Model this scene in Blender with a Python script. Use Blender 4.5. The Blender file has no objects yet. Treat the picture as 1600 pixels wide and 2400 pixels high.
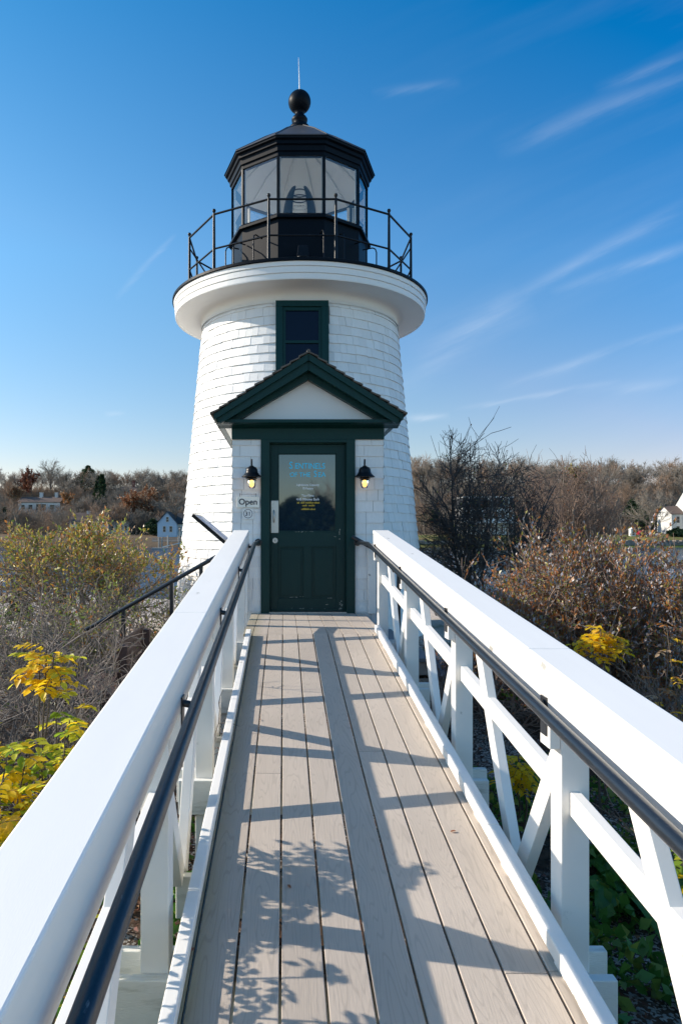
import bpy, math, random
import numpy as np
from mathutils import Vector
R = math.radians
sc = bpy.context.scene
col = sc.collection

# ------------------------------------------------------------------ camera
cam = bpy.data.cameras.new("camera"); cam_o = bpy.data.objects.new("camera", cam); col.objects.link(cam_o)
cam.sensor_fit = 'VERTICAL'; cam.sensor_height = 36.0; cam.lens = 1600 / 2352 * 36
cam.shift_x = 132 / 2352; cam.shift_y = 46 / 2352
cam.clip_start = 0.05; cam.clip_end = 3000
cam_o.location = (0, 0, 0); cam_o.rotation_euler = (R(90), 0, 0)   # eye height is the level z = 0
sc.camera = cam_o

# ------------------------------------------------------------------ light
SUN_EL, SUN_AZ = R(28), R(-80)                       # azimuth from +Y towards +X
sdir = Vector((math.cos(SUN_EL) * math.sin(SUN_AZ), math.cos(SUN_EL) * math.cos(SUN_AZ), math.sin(SUN_EL)))
sl = bpy.data.lights.new("sun", 'SUN'); sl.energy = 4.6; sl.angle = R(0.53); sl.color = (1.0, 0.885, 0.74)
so = bpy.data.objects.new("sun", sl); col.objects.link(so)
so.rotation_euler = (-sdir).to_track_quat('-Z', 'Y').to_euler(); so.location = (-20, 5, 15)
sc.view_settings.view_transform = 'Standard'; sc.view_settings.look = 'None'
sc.view_settings.exposure = 0.5; sc.view_settings.gamma = 1.0

world = bpy.data.worlds.new("World"); sc.world = world; world.use_nodes = True
def build_world():
    nt = world.node_tree; N = nt.nodes; L = nt.links; N.clear()
    out = N.new('ShaderNodeOutputWorld'); bg = N.new('ShaderNodeBackground'); bg.inputs['Strength'].default_value = 0.15
    sky = N.new('ShaderNodeTexSky'); sky.sky_type = 'NISHITA'; sky.sun_disc = False
    sky.sun_elevation = SUN_EL; sky.sun_rotation = SUN_AZ % (2 * math.pi)
    sky.altitude = 0; sky.air_density = 1.0; sky.dust_density = 0.35; sky.ozone_density = 2.2
    hs = N.new('ShaderNodeHueSaturation'); hs.inputs['Saturation'].default_value = 1.22; hs.inputs['Hue'].default_value = 0.493
    L.new(sky.outputs[0], hs.inputs['Color'])
    tc = N.new('ShaderNodeTexCoord'); sep = N.new('ShaderNodeSeparateXYZ'); L.new(tc.outputs['Generated'], sep.inputs[0])
    def m(op, a, b=None, clamp=False):
        n = N.new('ShaderNodeMath'); n.operation = op; n.use_clamp = clamp
        for i, v in enumerate((a, b)):
            if v is None: continue
            if isinstance(v, (int, float)): n.inputs[i].default_value = v
            else: L.new(v, n.inputs[i])
        return n.outputs[0]
    yy = m('MAXIMUM', sep.outputs[1], 0.02)
    A = m('DIVIDE', sep.outputs[0], yy); E = m('DIVIDE', sep.outputs[2], yy)
    front = m('GREATER_THAN', sep.outputs[1], 0.05)
    # the sky deepens away from the sun and upwards, pales at the horizon (ahead of the ramp)
    def mrange(v, a, b, c, d):
        n = N.new('ShaderNodeMapRange'); n.inputs[1].default_value = a; n.inputs[2].default_value = b; n.inputs[3].default_value = c; n.inputs[4].default_value = d; L.new(v, n.inputs[0]); return n.outputs[0]
    Ec = m('MINIMUM', m('MAXIMUM', E, 0.0), 0.9); Ac = m('MINIMUM', m('MAXIMUM', A, -0.8), 0.8)
    wf = mrange(sep.outputs[1], 0.0, 0.45, 0.0, 1.0)
    def lin(c0, c1, c2, lo, hi): return m('MINIMUM', m('MAXIMUM', m('ADD', m('ADD', m('MULTIPLY', Ac, c1), m('MULTIPLY', Ec, c2)), c0), lo), hi)
    fr = m('MULTIPLY', lin(1.62, -.60, -1.80, .02, 1.03), .84)
    fg = m('MULTIPLY', m('MULTIPLY', lin(1.22, -.255, -.43, .6, 1.12), .84), mrange(Ec, .05, .40, .69, 1.0))
    fb = m('MULTIPLY', mrange(Ec, .05, .40, .75, 1.12), .84)
    tint = N.new('ShaderNodeCombineXYZ')
    for i, f in enumerate((fr, fg, fb)): L.new(m('ADD', m('MULTIPLY', m('SUBTRACT', f, 1.0), wf), 1.0), tint.inputs[i])
    skyc = N.new('ShaderNodeVectorMath'); skyc.operation = 'MULTIPLY'; L.new(hs.outputs[0], skyc.inputs[0]); L.new(tint.outputs[0], skyc.inputs[1])
    comb = N.new('ShaderNodeCombineXYZ')
    # wisps: coordinates along and across the drift of the cirrus
    ang = R(24); ca, sa = math.cos(ang), math.sin(ang)
    U = m('ADD', m('MULTIPLY', A, ca), m('MULTIPLY', E, sa)); V = m('SUBTRACT', m('MULTIPLY', E, ca), m('MULTIPLY', A, sa))
    L.new(m('MULTIPLY', U, 5.0), comb.inputs[0]); L.new(m('MULTIPLY', V, 34.0), comb.inputs[1])
    nz = N.new('ShaderNodeTexNoise'); nz.inputs['Scale'].default_value = 1.0; nz.inputs['Detail'].default_value = 7; nz.inputs['Roughness'].default_value = 0.6
    L.new(comb.outputs[0], nz.inputs['Vector'])
    fib = m('MULTIPLY_ADD', nz.outputs[0], 1.9, False); fib = m('SUBTRACT', fib, 0.0)
    fibn = m('MAXIMUM', m('SUBTRACT', m('MULTIPLY', nz.outputs[0], 2.6), 0.75), 0.05)
    warp = m('MULTIPLY', m('SUBTRACT', nz.outputs[0], 0.5), 0.02)
    def px(x, y): return ((x - 652) / 1600, (1222 - y) / 1600)
    tot = None
    for p, q, w, s in [((905, 905), (1190, 665), 26, .30), ((1120, 715), (1600, 450), 14, .36), ((1260, 672), (1640, 540), 11, .42),
                       ((930, 800), (1230, 700), 40, .22), ((1130, 895), (1640, 726), 9, .40), ((1040, 941), (1430, 874), 6, .45),
                       ((1130, 345), (1640, 150), 24, .30), ((1360, 205), (1640, 100), 10, .25), ((850, 215), (1060, 185), 10, .22),
                       ((265, 690), (405, 535), 7, .42), ((1300, 900), (1640, 868), 12, .22), ((930, 959), (1035, 956), 8, .75), ((238, 950), (292, 951), 5, .45)]:
        (ax, ay), (bx, by) = px(*p), px(*q)
        ln = math.hypot(bx - ax, by - ay); c, s_ = (bx - ax) / ln, (by - ay) / ln
        u = m('ADD', m('MULTIPLY', m('SUBTRACT', A, ax), c), m('MULTIPLY', m('SUBTRACT', E, ay), s_))
        v = m('ADD', m('SUBTRACT', m('MULTIPLY', m('SUBTRACT', E, ay), c), m('MULTIPLY', m('SUBTRACT', A, ax), s_)), warp)
        g = m('POWER', 2.718, m('MULTIPLY', m('POWER', m('DIVIDE', m('ABSOLUTE', v), w * 1.0 / 1600), 2.0), -1.0))
        uu = m('DIVIDE', m('SUBTRACT', u, ln / 2), ln / 2)
        e = m('POWER', m('SUBTRACT', 1.0, m('MULTIPLY', uu, uu), True), 0.8)
        t = m('MULTIPLY', m('MULTIPLY', g, e), s * .40)
        tot = t if tot is None else m('ADD', tot, t)
    veil = N.new('ShaderNodeTexNoise'); veil.inputs['Scale'].default_value = 0.5; veil.inputs['Detail'].default_value = 6
    L.new(comb.outputs[0], veil.inputs['Vector'])
    side = m('SMOOTH_MIN', m('MAXIMUM', m('MULTIPLY', m('SUBTRACT', A, 0.02), 0.5), 0.0), 0.16)
    vl = m('MULTIPLY', m('MAXIMUM', m('SUBTRACT', veil.outputs[0], 0.45), 0.0), side)
    tot = m('MULTIPLY', m('ADD', m('MULTIPLY', tot, fibn), vl), front, True)
    mix = N.new('ShaderNodeMix'); mix.data_type = 'RGBA'
    L.new(tot, mix.inputs[0]); L.new(skyc.outputs[0], mix.inputs[6]); mix.inputs[7].default_value = (4.6, 4.9, 5.3, 1)
    L.new(mix.outputs[2], bg.inputs['Color']); L.new(bg.outputs[0], out.inputs[0])
build_world()

# ------------------------------------------------------------------ materials
MATS = {}
def nodes(name):
    m = bpy.data.materials.new(name); m.use_nodes = True; MATS[name] = m
    nt = m.node_tree; return m, nt.nodes, nt.links, nt.nodes['Principled BSDF']
def mat(name, c, rough=0.6, var=0.12, scale=8.0, bump=0.15, bscale=60.0, stretch=(1, 1, 1), rnd=0.0, spec=0.5, metal=0.0, c2=None, c2lo=0.55, c2hi=0.7, c2scale=5.0, transl=0.0, coat=0.0):
    """procedural surface: base colour, soft mottling, a second colour in patches (wear), per-piece variation, bump"""
    m, N, L, P = nodes(name)
    geo = N.new('ShaderNodeNewGeometry')
    mp = N.new('ShaderNodeMapping'); mp.inputs['Scale'].default_value = stretch; L.new(geo.outputs['Position'], mp.inputs[0])
    n1 = N.new('ShaderNodeTexNoise'); n1.inputs['Scale'].default_value = scale; n1.inputs['Detail'].default_value = 5; L.new(mp.outputs[0], n1.inputs['Vector'])
    r1 = N.new('ShaderNodeMapRange'); r1.inputs[3].default_value = 1 - var; r1.inputs[4].default_value = 1 + var; L.new(n1.outputs[0], r1.inputs[0])
    fac = r1.outputs[0]
    if rnd:
        at = N.new('ShaderNodeAttribute'); at.attribute_name = 'rnd'
        r2 = N.new('ShaderNodeMapRange'); r2.inputs[3].default_value = 1 - rnd; r2.inputs[4].default_value = 1 + rnd; L.new(at.outputs['Fac'], r2.inputs[0])
        mm = N.new('ShaderNodeMath'); mm.operation = 'MULTIPLY'; L.new(fac, mm.inputs[0]); L.new(r2.outputs[0], mm.inputs[1]); fac = mm.outputs[0]
    mx = N.new('ShaderNodeVectorMath'); mx.operation = 'SCALE'; L.new(fac, mx.inputs['Scale'])
    if c2:
        n2 = N.new('ShaderNodeTexNoise'); n2.inputs['Scale'].default_value = c2scale; n2.inputs['Detail'].default_value = 8; n2.inputs['Roughness'].default_value = .65; L.new(mp.outputs[0], n2.inputs['Vector'])
        r3 = N.new('ShaderNodeMapRange'); r3.inputs[1].default_value = c2lo; r3.inputs[2].default_value = c2hi; L.new(n2.outputs[0], r3.inputs[0])
        mc = N.new('ShaderNodeMix'); mc.data_type = 'RGBA'; L.new(r3.outputs[0], mc.inputs[0]); mc.inputs[6].default_value = (*c, 1); mc.inputs[7].default_value = (*c2, 1)
        L.new(mc.outputs[2], mx.inputs[0])
    else: mx.inputs[0].default_value = c
    L.new(mx.outputs[0], P.inputs['Base Color'])
    P.inputs['Roughness'].default_value = rough; P.inputs['Metallic'].default_value = metal; P.inputs['Specular IOR Level'].default_value = spec
    if coat: P.inputs['Coat Weight'].default_value = coat
    if bump:
        n3 = N.new('ShaderNodeTexNoise'); n3.inputs['Scale'].default_value = bscale; n3.inputs['Detail'].default_value = 4; L.new(mp.outputs[0], n3.inputs['Vector'])
        b = N.new('ShaderNodeBump'); b.inputs['Strength'].default_value = bump; b.inputs['Distance'].default_value = .01; L.new(n3.outputs[0], b.inputs['Height']); L.new(b.outputs[0], P.inputs['Normal'])
    if transl:
        tr = N.new('ShaderNodeBsdfTranslucent'); L.new(mx.outputs[0], tr.inputs['Color'])
        ms = N.new('ShaderNodeMixShader'); ms.inputs[0].default_value = transl
        L.new(P.outputs[0], ms.inputs[1]); L.new(tr.outputs[0], ms.inputs[2]); L.new(ms.outputs[0], N['Material Output'].inputs[0])
    return m
M = {}
WH = (.81, .79, .75)
M['white'] = mat('white_painted_timber', WH, .5, .035, 3, .05, 90, (5, .6, 5), spec=.4, c2=(.52, .52, .47), c2lo=.66, c2hi=.80, c2scale=2.2)
M['white_weathered'] = mat('white_weathered_timber', (.76, .76, .72), .6, .06, 4, .25, 50, (1, 5, 5), spec=.35, c2=(.42, .42, .36), c2lo=.55, c2hi=.75, c2scale=3.0)
M['white_trim'] = mat('white_trim_paint', (.80, .80, .78), .5, .03, 2, .03, 30, spec=.4)
M['shingle'] = mat('white_painted_shingle', (.79, .79, .78), .6, .06, 10, .3, 30, (5, 5, .6), rnd=.05, spec=.3, c2=(.62, .62, .56), c2lo=.62, c2hi=.85, c2scale=1.6)
M['gap'] = mat('shingle_gap_shadow', (.36, .36, .35), .9, .1, 6, 0)
M['green'] = mat('dark_green_paint', (.002, .033, .031), .4, .12, 5, .06, 40, (6, 6, 1), spec=.25)
M['green_door'] = mat('worn_dark_green_paint', (.002, .030, .029), .42, .12, 6, .08, 40, (6, 6, 1), spec=.25)
M['chip'] = mat('bare_chipped_paint', (.42, .42, .36), .7, .3, 60, .2, 80)
M['black'] = mat('black_gloss_paint', (.005, .007, .010), .35, .3, 12, .05, 60, spec=.2, c2=(.02, .024, .028), c2lo=.6, c2hi=.75, c2scale=14)
M['rail_black'] = mat('scuffed_black_rail_paint', (.012, .015, .02), .28, .3, 20, .08, 90, (2, .5, 2), spec=.6, c2=(.22, .23, .24), c2lo=.68, c2hi=.78, c2scale=26)
M['lantern_black'] = mat('lantern_black_paint', (.002, .005, .010), .45, .25, 4, .06, 30, spec=.10, c2=(.006, .010, .016), c2lo=.58, c2hi=.8, c2scale=5)
M['roof_metal'] = mat('weathered_roof_metal', (.045, .042, .042), .5, .3, 5, .05, 30, c2=(.16, .11, .07), c2lo=.6, c2hi=.82, c2scale=4)
M['roof_shingle'] = mat('grey_brown_roof_shingle', (.12, .105, .09), .85, .3, 14, .4, 40, rnd=.25, spec=.2)
M['metal'] = mat('brushed_steel', (.55, .54, .52), .35, .06, 30, .05, 200, (1, 1, .1), metal=.9)
M['paper'] = mat('cream_sign_board', (.86, .84, .76), .6, .03, 5, .02, 40)
M['sign_text'] = mat('dark_sign_ink', (.008, .010, .03), .6, .05, 5, 0)
M['cyan'] = mat('cyan_lettering', (.04, .62, .90), .5, .05, 5, 0)
M['white_text'] = mat('white_lettering', (.85, .87, .9), .5, .05, 5, 0)
M['yellow_text'] = mat('yellow_lettering', (.62, .42, .03), .5, .1, 5, 0)
M['bench'] = mat('brown_bench_timber', (.075, .042, .034), .7, .25, 8, .25, 40, (1, 6, 6))
M['fence_brown'] = mat('red_brown_fence_timber', (.09, .045, .035), .7, .25, 8, .2, 40, (4, 4, 1))
M['stair_grey'] = mat('grey_stair_paint', (.24, .25, .26), .7, .12, 6, .15, 60)
M['stair_beige'] = mat('beige_stair_panel', (.52, .48, .42), .7, .08, 5, .1, 40)
M['panel_board'] = mat('exhibit_panel_print', (.13, .19, .34), .75, .25, 9, 0, spec=.05, c2=(.36, .40, .46), c2lo=.5, c2hi=.55, c2scale=9)
M['bark'] = mat('grey_bark', (.22, .18, .145), .9, .3, 9, .3, 40, (3, 3, .6))
M['twig_grey'] = mat('grey_lichen_twig', (.205, .175, .15), .85, .5, 11, 0)
M['twig_brown'] = mat('brown_twig', (.24, .17, .13), .85, .4, 11, 0)
M['twig_dark'] = mat('dark_twig', (.072, .061, .056), .85, .35, 7, 0)
M['rose_stem'] = mat('rose_stem', (.09, .07, .05), .8, .3, 20, .2, 80)
M['wood_far'] = mat('far_bare_branches', (.30, .205, .14), .95, .25, .15, 0)
M['wood_far2'] = mat('far_grey_branches', (.25, .215, .175), .95, .25, .15, 0)
M['rust'] = mat('rust_oak_leaves', (.26, .105, .045), .8, .35, .6, 0, transl=.25)
M['brownred'] = mat('maroon_beech_leaves', (.17, .062, .04), .8, .35, .6, 0, transl=.2)
M['ever'] = mat('evergreen_needles', (.030, .065, .028), .8, .35, .8, 0)
for k, c in {'leaf_green': (.22, .29, .05), 'leaf_olive': (.33, .30, .07), 'leaf_orange': (.46, .19, .05), 'leaf_yellow': (.58, .42, .07),
             'leaf_rust': (.32, .125, .055), 'leaf_tan': (.44, .31, .19), 'rose_yellow': (.88, .63, .025), 'rose_green': (.26, .40, .04), 'rose_gold': (.84, .54, .03),
             'rose_lime': (.62, .62, .05), 'cover_green': (.07, .19, .03), 'litter_red': (.20, .075, .045), 'litter_tan': (.30, .19, .12), 'pale_berry': (.40, .38, .40), 'conifer': (.075, .13, .02), 'plume': (.52, .38, .22)}.items():
    M[k] = mat(k, c, .38, .28, 24, 0, spec=.5, transl=.6 if k.startswith('rose') else .35 if k.startswith(('leaf', 'cover')) else .1)
M['house_white'] = mat('white_house_siding', (.60, .60, .58), .7, .04, .5, 0)
M['house_cream'] = mat('cream_house_siding', (.60, .57, .50), .7, .04, .5, 0)
M['house_blue'] = mat('blue_grey_house_siding', (.40, .50, .60), .7, .06, .6, .3, 1.2, (.1, .1, 6))
M['house_roof'] = mat('dark_house_roof', (.035, .037, .04), .85, .25, .6, 0)
M['house_roof_brown'] = mat('brown_house_roof', (.12, .085, .07), .85, .25, .6, 0)
M['pane_far'] = mat('dark_house_pane', (.02, .024, .03), .15, .2, 1, 0)
M['brick'] = mat('red_brick', (.22, .08, .06), .9, .2, 2, 0)
M['dock'] = mat('grey_dock_timber', (.30, .29, .27), .85, .25, 1.5, 0)
M['stone'] = mat('seawall_stone', (.22, .19, .165), .9, .5, .9, .3, 2.0)
M['car_red'] = mat('red_car_paint', (.28, .012, .02), .3, .05, 2, 0, coat=.5)
M['tyre'] = mat('black_tyre', (.015, .015, .015), .8, .1, 5, 0)

def weather_white(m):
    N, L = m.node_tree.nodes, m.node_tree.links; P = N['Principled BSDF']; src = P.inputs['Base Color'].links[0].from_socket
    geo = N.new('ShaderNodeNewGeometry'); v = N.new('ShaderNodeTexVoronoi'); v.inputs['Scale'].default_value = 2.6; n = N.new('ShaderNodeTexNoise'); n.inputs['Scale'].default_value = 60; n.inputs['Detail'].default_value = 4
    mp = N.new('ShaderNodeMapping'); mp.inputs['Scale'].default_value = (2.0, .8, 2.0); L.new(geo.outputs['Position'], mp.inputs[0]); L.new(mp.outputs[0], v.inputs['Vector']); L.new(geo.outputs['Position'], n.inputs['Vector'])
    a = N.new('ShaderNodeMath'); a.operation = 'MULTIPLY_ADD'; L.new(n.outputs[0], a.inputs[0]); a.inputs[1].default_value = .12; L.new(v.outputs['Distance'], a.inputs[2])
    r = N.new('ShaderNodeMapRange'); r.inputs[1].default_value = .115; r.inputs[2].default_value = .145; r.inputs[3].default_value = .75; r.inputs[4].default_value = 0; L.new(a.outputs[0], r.inputs[0])
    x = N.new('ShaderNodeMix'); x.data_type = 'RGBA'; L.new(r.outputs[0], x.inputs[0]); L.new(src, x.inputs[6]); x.inputs[7].default_value = (.30, .29, .26, 1); L.new(x.outputs[2], P.inputs['Base Color'])
weather_white(M['white']); weather_white(M['white_weathered'])
def deck_mat():
    m, N, L, P = nodes('grey_brown_composite_decking')
    geo = N.new('ShaderNodeNewGeometry'); at = N.new('ShaderNodeAttribute'); at.attribute_name = 'rnd'
    off = N.new('ShaderNodeCombineXYZ'); sc_ = N.new('ShaderNodeMath'); sc_.operation = 'MULTIPLY'; sc_.inputs[1].default_value = 37.0; L.new(at.outputs['Fac'], sc_.inputs[0]); L.new(sc_.outputs[0], off.inputs[1])
    add = N.new('ShaderNodeVectorMath'); L.new(geo.outputs['Position'], add.inputs[0]); L.new(off.outputs[0], add.inputs[1])
    mp = N.new('ShaderNodeMapping'); mp.inputs['Scale'].default_value = (1, .03, 1); L.new(add.outputs[0], mp.inputs[0])
    # cathedral grain: distorted rings stretched along the board
    nz = N.new('ShaderNodeTexNoise'); nz.inputs['Scale'].default_value = 9; nz.inputs['Detail'].default_value = 2; L.new(mp.outputs[0], nz.inputs['Vector'])
    ml = N.new('ShaderNodeMath'); ml.operation = 'MULTIPLY'; ml.inputs[1].default_value = 150; L.new(nz.outputs[0], ml.inputs[0])
    sn = N.new('ShaderNodeMath'); sn.operation = 'SINE'; L.new(ml.outputs[0], sn.inputs[0])
    gr = N.new('ShaderNodeMapRange'); gr.inputs[1].default_value = .55; gr.inputs[2].default_value = 1.0; gr.inputs[3].default_value = 1.0; gr.inputs[4].default_value = .87; L.new(sn.outputs[0], gr.inputs[0])
    n2 = N.new('ShaderNodeTexNoise'); n2.inputs['Scale'].default_value = 2.2; n2.inputs['Detail'].default_value = 6; L.new(geo.outputs['Position'], n2.inputs['Vector'])
    r2 = N.new('ShaderNodeMapRange'); r2.inputs[3].default_value = .86; r2.inputs[4].default_value = 1.12; L.new(n2.outputs[0], r2.inputs[0])
    r3 = N.new('ShaderNodeMapRange'); r3.inputs[3].default_value = .89; r3.inputs[4].default_value = 1.09; L.new(at.outputs['Fac'], r3.inputs[0])
    m1 = N.new('ShaderNodeMath'); m1.operation = 'MULTIPLY'; L.new(gr.outputs[0], m1.inputs[0]); L.new(r2.outputs[0], m1.inputs[1])
    m2 = N.new('ShaderNodeMath'); m2.operation = 'MULTIPLY'; L.new(m1.outputs[0], m2.inputs[0]); L.new(r3.outputs[0], m2.inputs[1])
    # olive tint along the left edge, fading inwards
    sx = N.new('ShaderNodeSeparateXYZ'); L.new(geo.outputs['Position'], sx.inputs[0])
    ed = N.new('ShaderNodeMapRange'); ed.inputs[1].default_value = -.30; ed.inputs[2].default_value = -.20; ed.inputs[3].default_value = 1; ed.inputs[4].default_value = 0; L.new(sx.outputs[0], ed.inputs[0])
    e2 = N.new('ShaderNodeMath'); e2.operation = 'MULTIPLY'; L.new(ed.outputs[0], e2.inputs[0]); L.new(n2.outputs[0], e2.inputs[1])
    mc = N.new('ShaderNodeMix'); mc.data_type = 'RGBA'; L.new(e2.outputs[0], mc.inputs[0]); mc.inputs[6].default_value = (.49, .425, .36, 1); mc.inputs[7].default_value = (.24, .22, .10, 1)
    mx = N.new('ShaderNodeVectorMath'); mx.operation = 'SCALE'; L.new(mc.outputs[2], mx.inputs[0]); L.new(m2.outputs[0], mx.inputs['Scale'])
    L.new(mx.outputs[0], P.inputs['Base Color']); P.inputs['Roughness'].default_value = .72; P.inputs['Specular IOR Level'].default_value = .3
    n4 = N.new('ShaderNodeTexNoise'); n4.inputs['Scale'].default_value = 130; n4.inputs['Detail'].default_value = 3; mp2 = N.new('ShaderNodeMapping'); mp2.inputs['Scale'].default_value = (1, .05, 1); L.new(add.outputs[0], mp2.inputs[0]); L.new(mp2.outputs[0], n4.inputs['Vector'])
    b = N.new('ShaderNodeBump'); b.inputs['Strength'].default_value = .25; b.inputs['Distance'].default_value = .004; L.new(n4.outputs[0], b.inputs['Height']); L.new(b.outputs[0], P.inputs['Normal'])
    return m
M['deck'] = deck_mat()

def glass_mat(name, tint=(.96, .98, .98), refl=.08, rough=.01):
    m, N, L, P = nodes(name); N.remove(P)
    tr = N.new('ShaderNodeBsdfTransparent'); tr.inputs[0].default_value = (*tint, 1)
    gl = N.new('ShaderNodeBsdfGlossy'); gl.inputs['Roughness'].default_value = rough; gl.inputs['Color'].default_value = (1, 1, 1, 1)
    lw = N.new('ShaderNodeFresnel'); lw.inputs[0].default_value = 1.5
    ad = N.new('ShaderNodeMath'); ad.use_clamp = True; ad.inputs[1].default_value = refl; L.new(lw.outputs[0], ad.inputs[0])
    ms = N.new('ShaderNodeMixShader'); L.new(ad.outputs[0], ms.inputs[0]); L.new(tr.outputs[0], ms.inputs[1]); L.new(gl.outputs[0], ms.inputs[2])
    L.new(ms.outputs[0], N['Material Output'].inputs[0]); return m
M['glass'] = glass_mat('lantern_glass', refl=.05)
M['jar'] = glass_mat('lamp_jar_glass', refl=.10)
def dark_pane(name, base, refl, rough=.015):
    m, N, L, P = nodes(name)
    P.inputs['Base Color'].default_value = (*base, 1); P.inputs['Roughness'].default_value = .3; P.inputs['Specular IOR Level'].default_value = .05
    gl = N.new('ShaderNodeBsdfGlossy'); gl.inputs['Roughness'].default_value = rough
    nz = N.new('ShaderNodeTexNoise'); nz.inputs['Scale'].default_value = 3.0
    b = N.new('ShaderNodeBump'); b.inputs['Strength'].default_value = .03; b.inputs['Distance'].default_value = .01
    geo = N.new('ShaderNodeNewGeometry'); L.new(geo.outputs['Position'], nz.inputs['Vector']); L.new(nz.outputs[0], b.inputs['Height']); L.new(b.outputs[0], gl.inputs['Normal'])
    ms = N.new('ShaderNodeMixShader'); ms.inputs[0].default_value = refl; L.new(P.outputs[0], ms.inputs[1]); L.new(gl.outputs[0], ms.inputs[2]); L.new(ms.outputs[0], N['Material Output'].inputs[0]); return m
M['door_glass'] = dark_pane('reflective_door_glass', (.006, .020, .036), .17, .03)
M['win_glass'] = dark_pane('dark_window_glass', (.001, .004, .016), .025)
def emit(name, c, s):
    m, N, L, P = nodes(name); P.inputs['Base Color'].default_value = (*c, 1); P.inputs['Emission Color'].default_value = (*c, 1); P.inputs['Emission Strength'].default_value = s; return m
M['bulb'] = emit('lit_lamp_bulb', (1.0, .50, .09), 2.4)

def ground_mat():
    m, N, L, P = nodes('mulch_shell_and_gravel_ground')
    geo = N.new('ShaderNodeNewGeometry'); sx = N.new('ShaderNodeSeparateXYZ'); L.new(geo.outputs['Position'], sx.inputs[0])
    def nz(s, d=6, r=.6):
        n = N.new('ShaderNodeTexNoise'); n.inputs['Scale'].default_value = s; n.inputs['Detail'].default_value = d; n.inputs['Roughness'].default_value = r; L.new(geo.outputs['Position'], n.inputs['Vector']); return n.outputs[0]
    def mr(v, a, b, c=0, d=1):
        r = N.new('ShaderNodeMapRange'); r.inputs[1].default_value = a; r.inputs[2].default_value = b; r.inputs[3].default_value = c; r.inputs[4].default_value = d; L.new(v, r.inputs[0]); return r.outputs[0]
    def mix(f, a, b):
        n = N.new('ShaderNodeMix'); n.data_type = 'RGBA'; L.new(f, n.inputs[0])
        for i, v in ((6, a), (7, b)):
            if isinstance(v, tuple): n.inputs[i].default_value = (*v, 1)
            else: L.new(v, n.inputs[i])
        return n.outputs[2]
    def ma(op, a, b):
        n = N.new('ShaderNodeMath'); n.operation = op
        for i, v in enumerate((a, b)):
            if isinstance(v, (int, float)): n.inputs[i].default_value = v
            else: L.new(v, n.inputs[i])
        return n.outputs[0]
    vor = N.new('ShaderNodeTexVoronoi'); vor.inputs['Scale'].default_value = 85; L.new(geo.outputs['Position'], vor.inputs['Vector'])
    vsep = N.new('ShaderNodeSeparateColor'); L.new(vor.outputs['Color'], vsep.inputs[0])
    shell = ma('MULTIPLY', mr(vsep.outputs[0], .60, .66), mr(nz(1.3), .46, .56))
    mulch = mix(mr(nz(16), .35, .65), (.028, .021, .016), (.11, .075, .052))
    mulch = mix(mr(nz(.9), .5, .62), mulch, mix(mr(nz(30), .4, .6), (.17, .07, .045), (.06, .038, .025)))
    near = mix(shell, mulch, (.40, .38, .35))
    grav = mix(mr(nz(26, 3), .35, .65), (.36, .31, .26), (.62, .54, .47))
    grav = mix(mr(nz(.8), .56, .66), grav, (.10, .12, .03))
    gmask = mr(ma('ADD', sx.outputs[1], ma('MULTIPLY', nz(.6), 2.5)), 9.6, 10.6)
    gmask = ma('MAXIMUM', gmask, mr(sx.outputs[1], -2.2, -3.2))  # unseen pale gravel behind the viewer, added to bounce sunlight onto the porch
    c = mix(gmask, near, grav)
    litter = mix(mr(nz(.2), .4, .6), (.12, .085, .055), (.17, .12, .075))
    lawn = mix(mr(nz(.4), .4, .6), (.10, .14, .03), (.20, .15, .06))
    litter = mix(mr(nz(.2), .4, .6), (.12, .085, .055), (.17, .12, .075))
    lawn = mix(mr(sx.outputs[0], 0, 6), litter, lawn); far = mix(mr(ma('ADD', sx.outputs[1], ma('MULTIPLY', nz(.08), 14)), 182, 187), lawn, litter)
    c = mix(mr(sx.outputs[1], 120, 122), c, far)
    L.new(c, P.inputs['Base Color']); P.inputs['Roughness'].default_value = .95; P.inputs['Specular IOR Level'].default_value = .2
    b = N.new('ShaderNodeBump'); b.inputs['Strength'].default_value = .8; b.inputs['Distance'].default_value = .03; L.new(nz(34, 4), b.inputs['Height']); L.new(b.outputs[0], P.inputs['Normal'])
    return m
M['ground'] = ground_mat()
def water_mat():
    m, N, L, P = nodes('river_water')
    geo = N.new('ShaderNodeNewGeometry'); mp = N.new('ShaderNodeMapping'); mp.inputs['Scale'].default_value = (.55, 1.3, 1); L.new(geo.outputs['Position'], mp.inputs[0])
    n1 = N.new('ShaderNodeTexNoise'); n1.inputs['Scale'].default_value = 2.4; n1.inputs['Detail'].default_value = 5; L.new(mp.outputs[0], n1.inputs['Vector'])
    b = N.new('ShaderNodeBump'); b.inputs['Strength'].default_value = .55; b.inputs['Distance'].default_value = .12; L.new(n1.outputs[0], b.inputs['Height']); L.new(b.outputs[0], P.inputs['Normal'])
    P.inputs['Base Color'].default_value = (.012, .05, .115, 1); P.inputs['Roughness'].default_value = .10; P.inputs['IOR'].default_value = 1.33; return m
M['water'] = water_mat()

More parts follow.
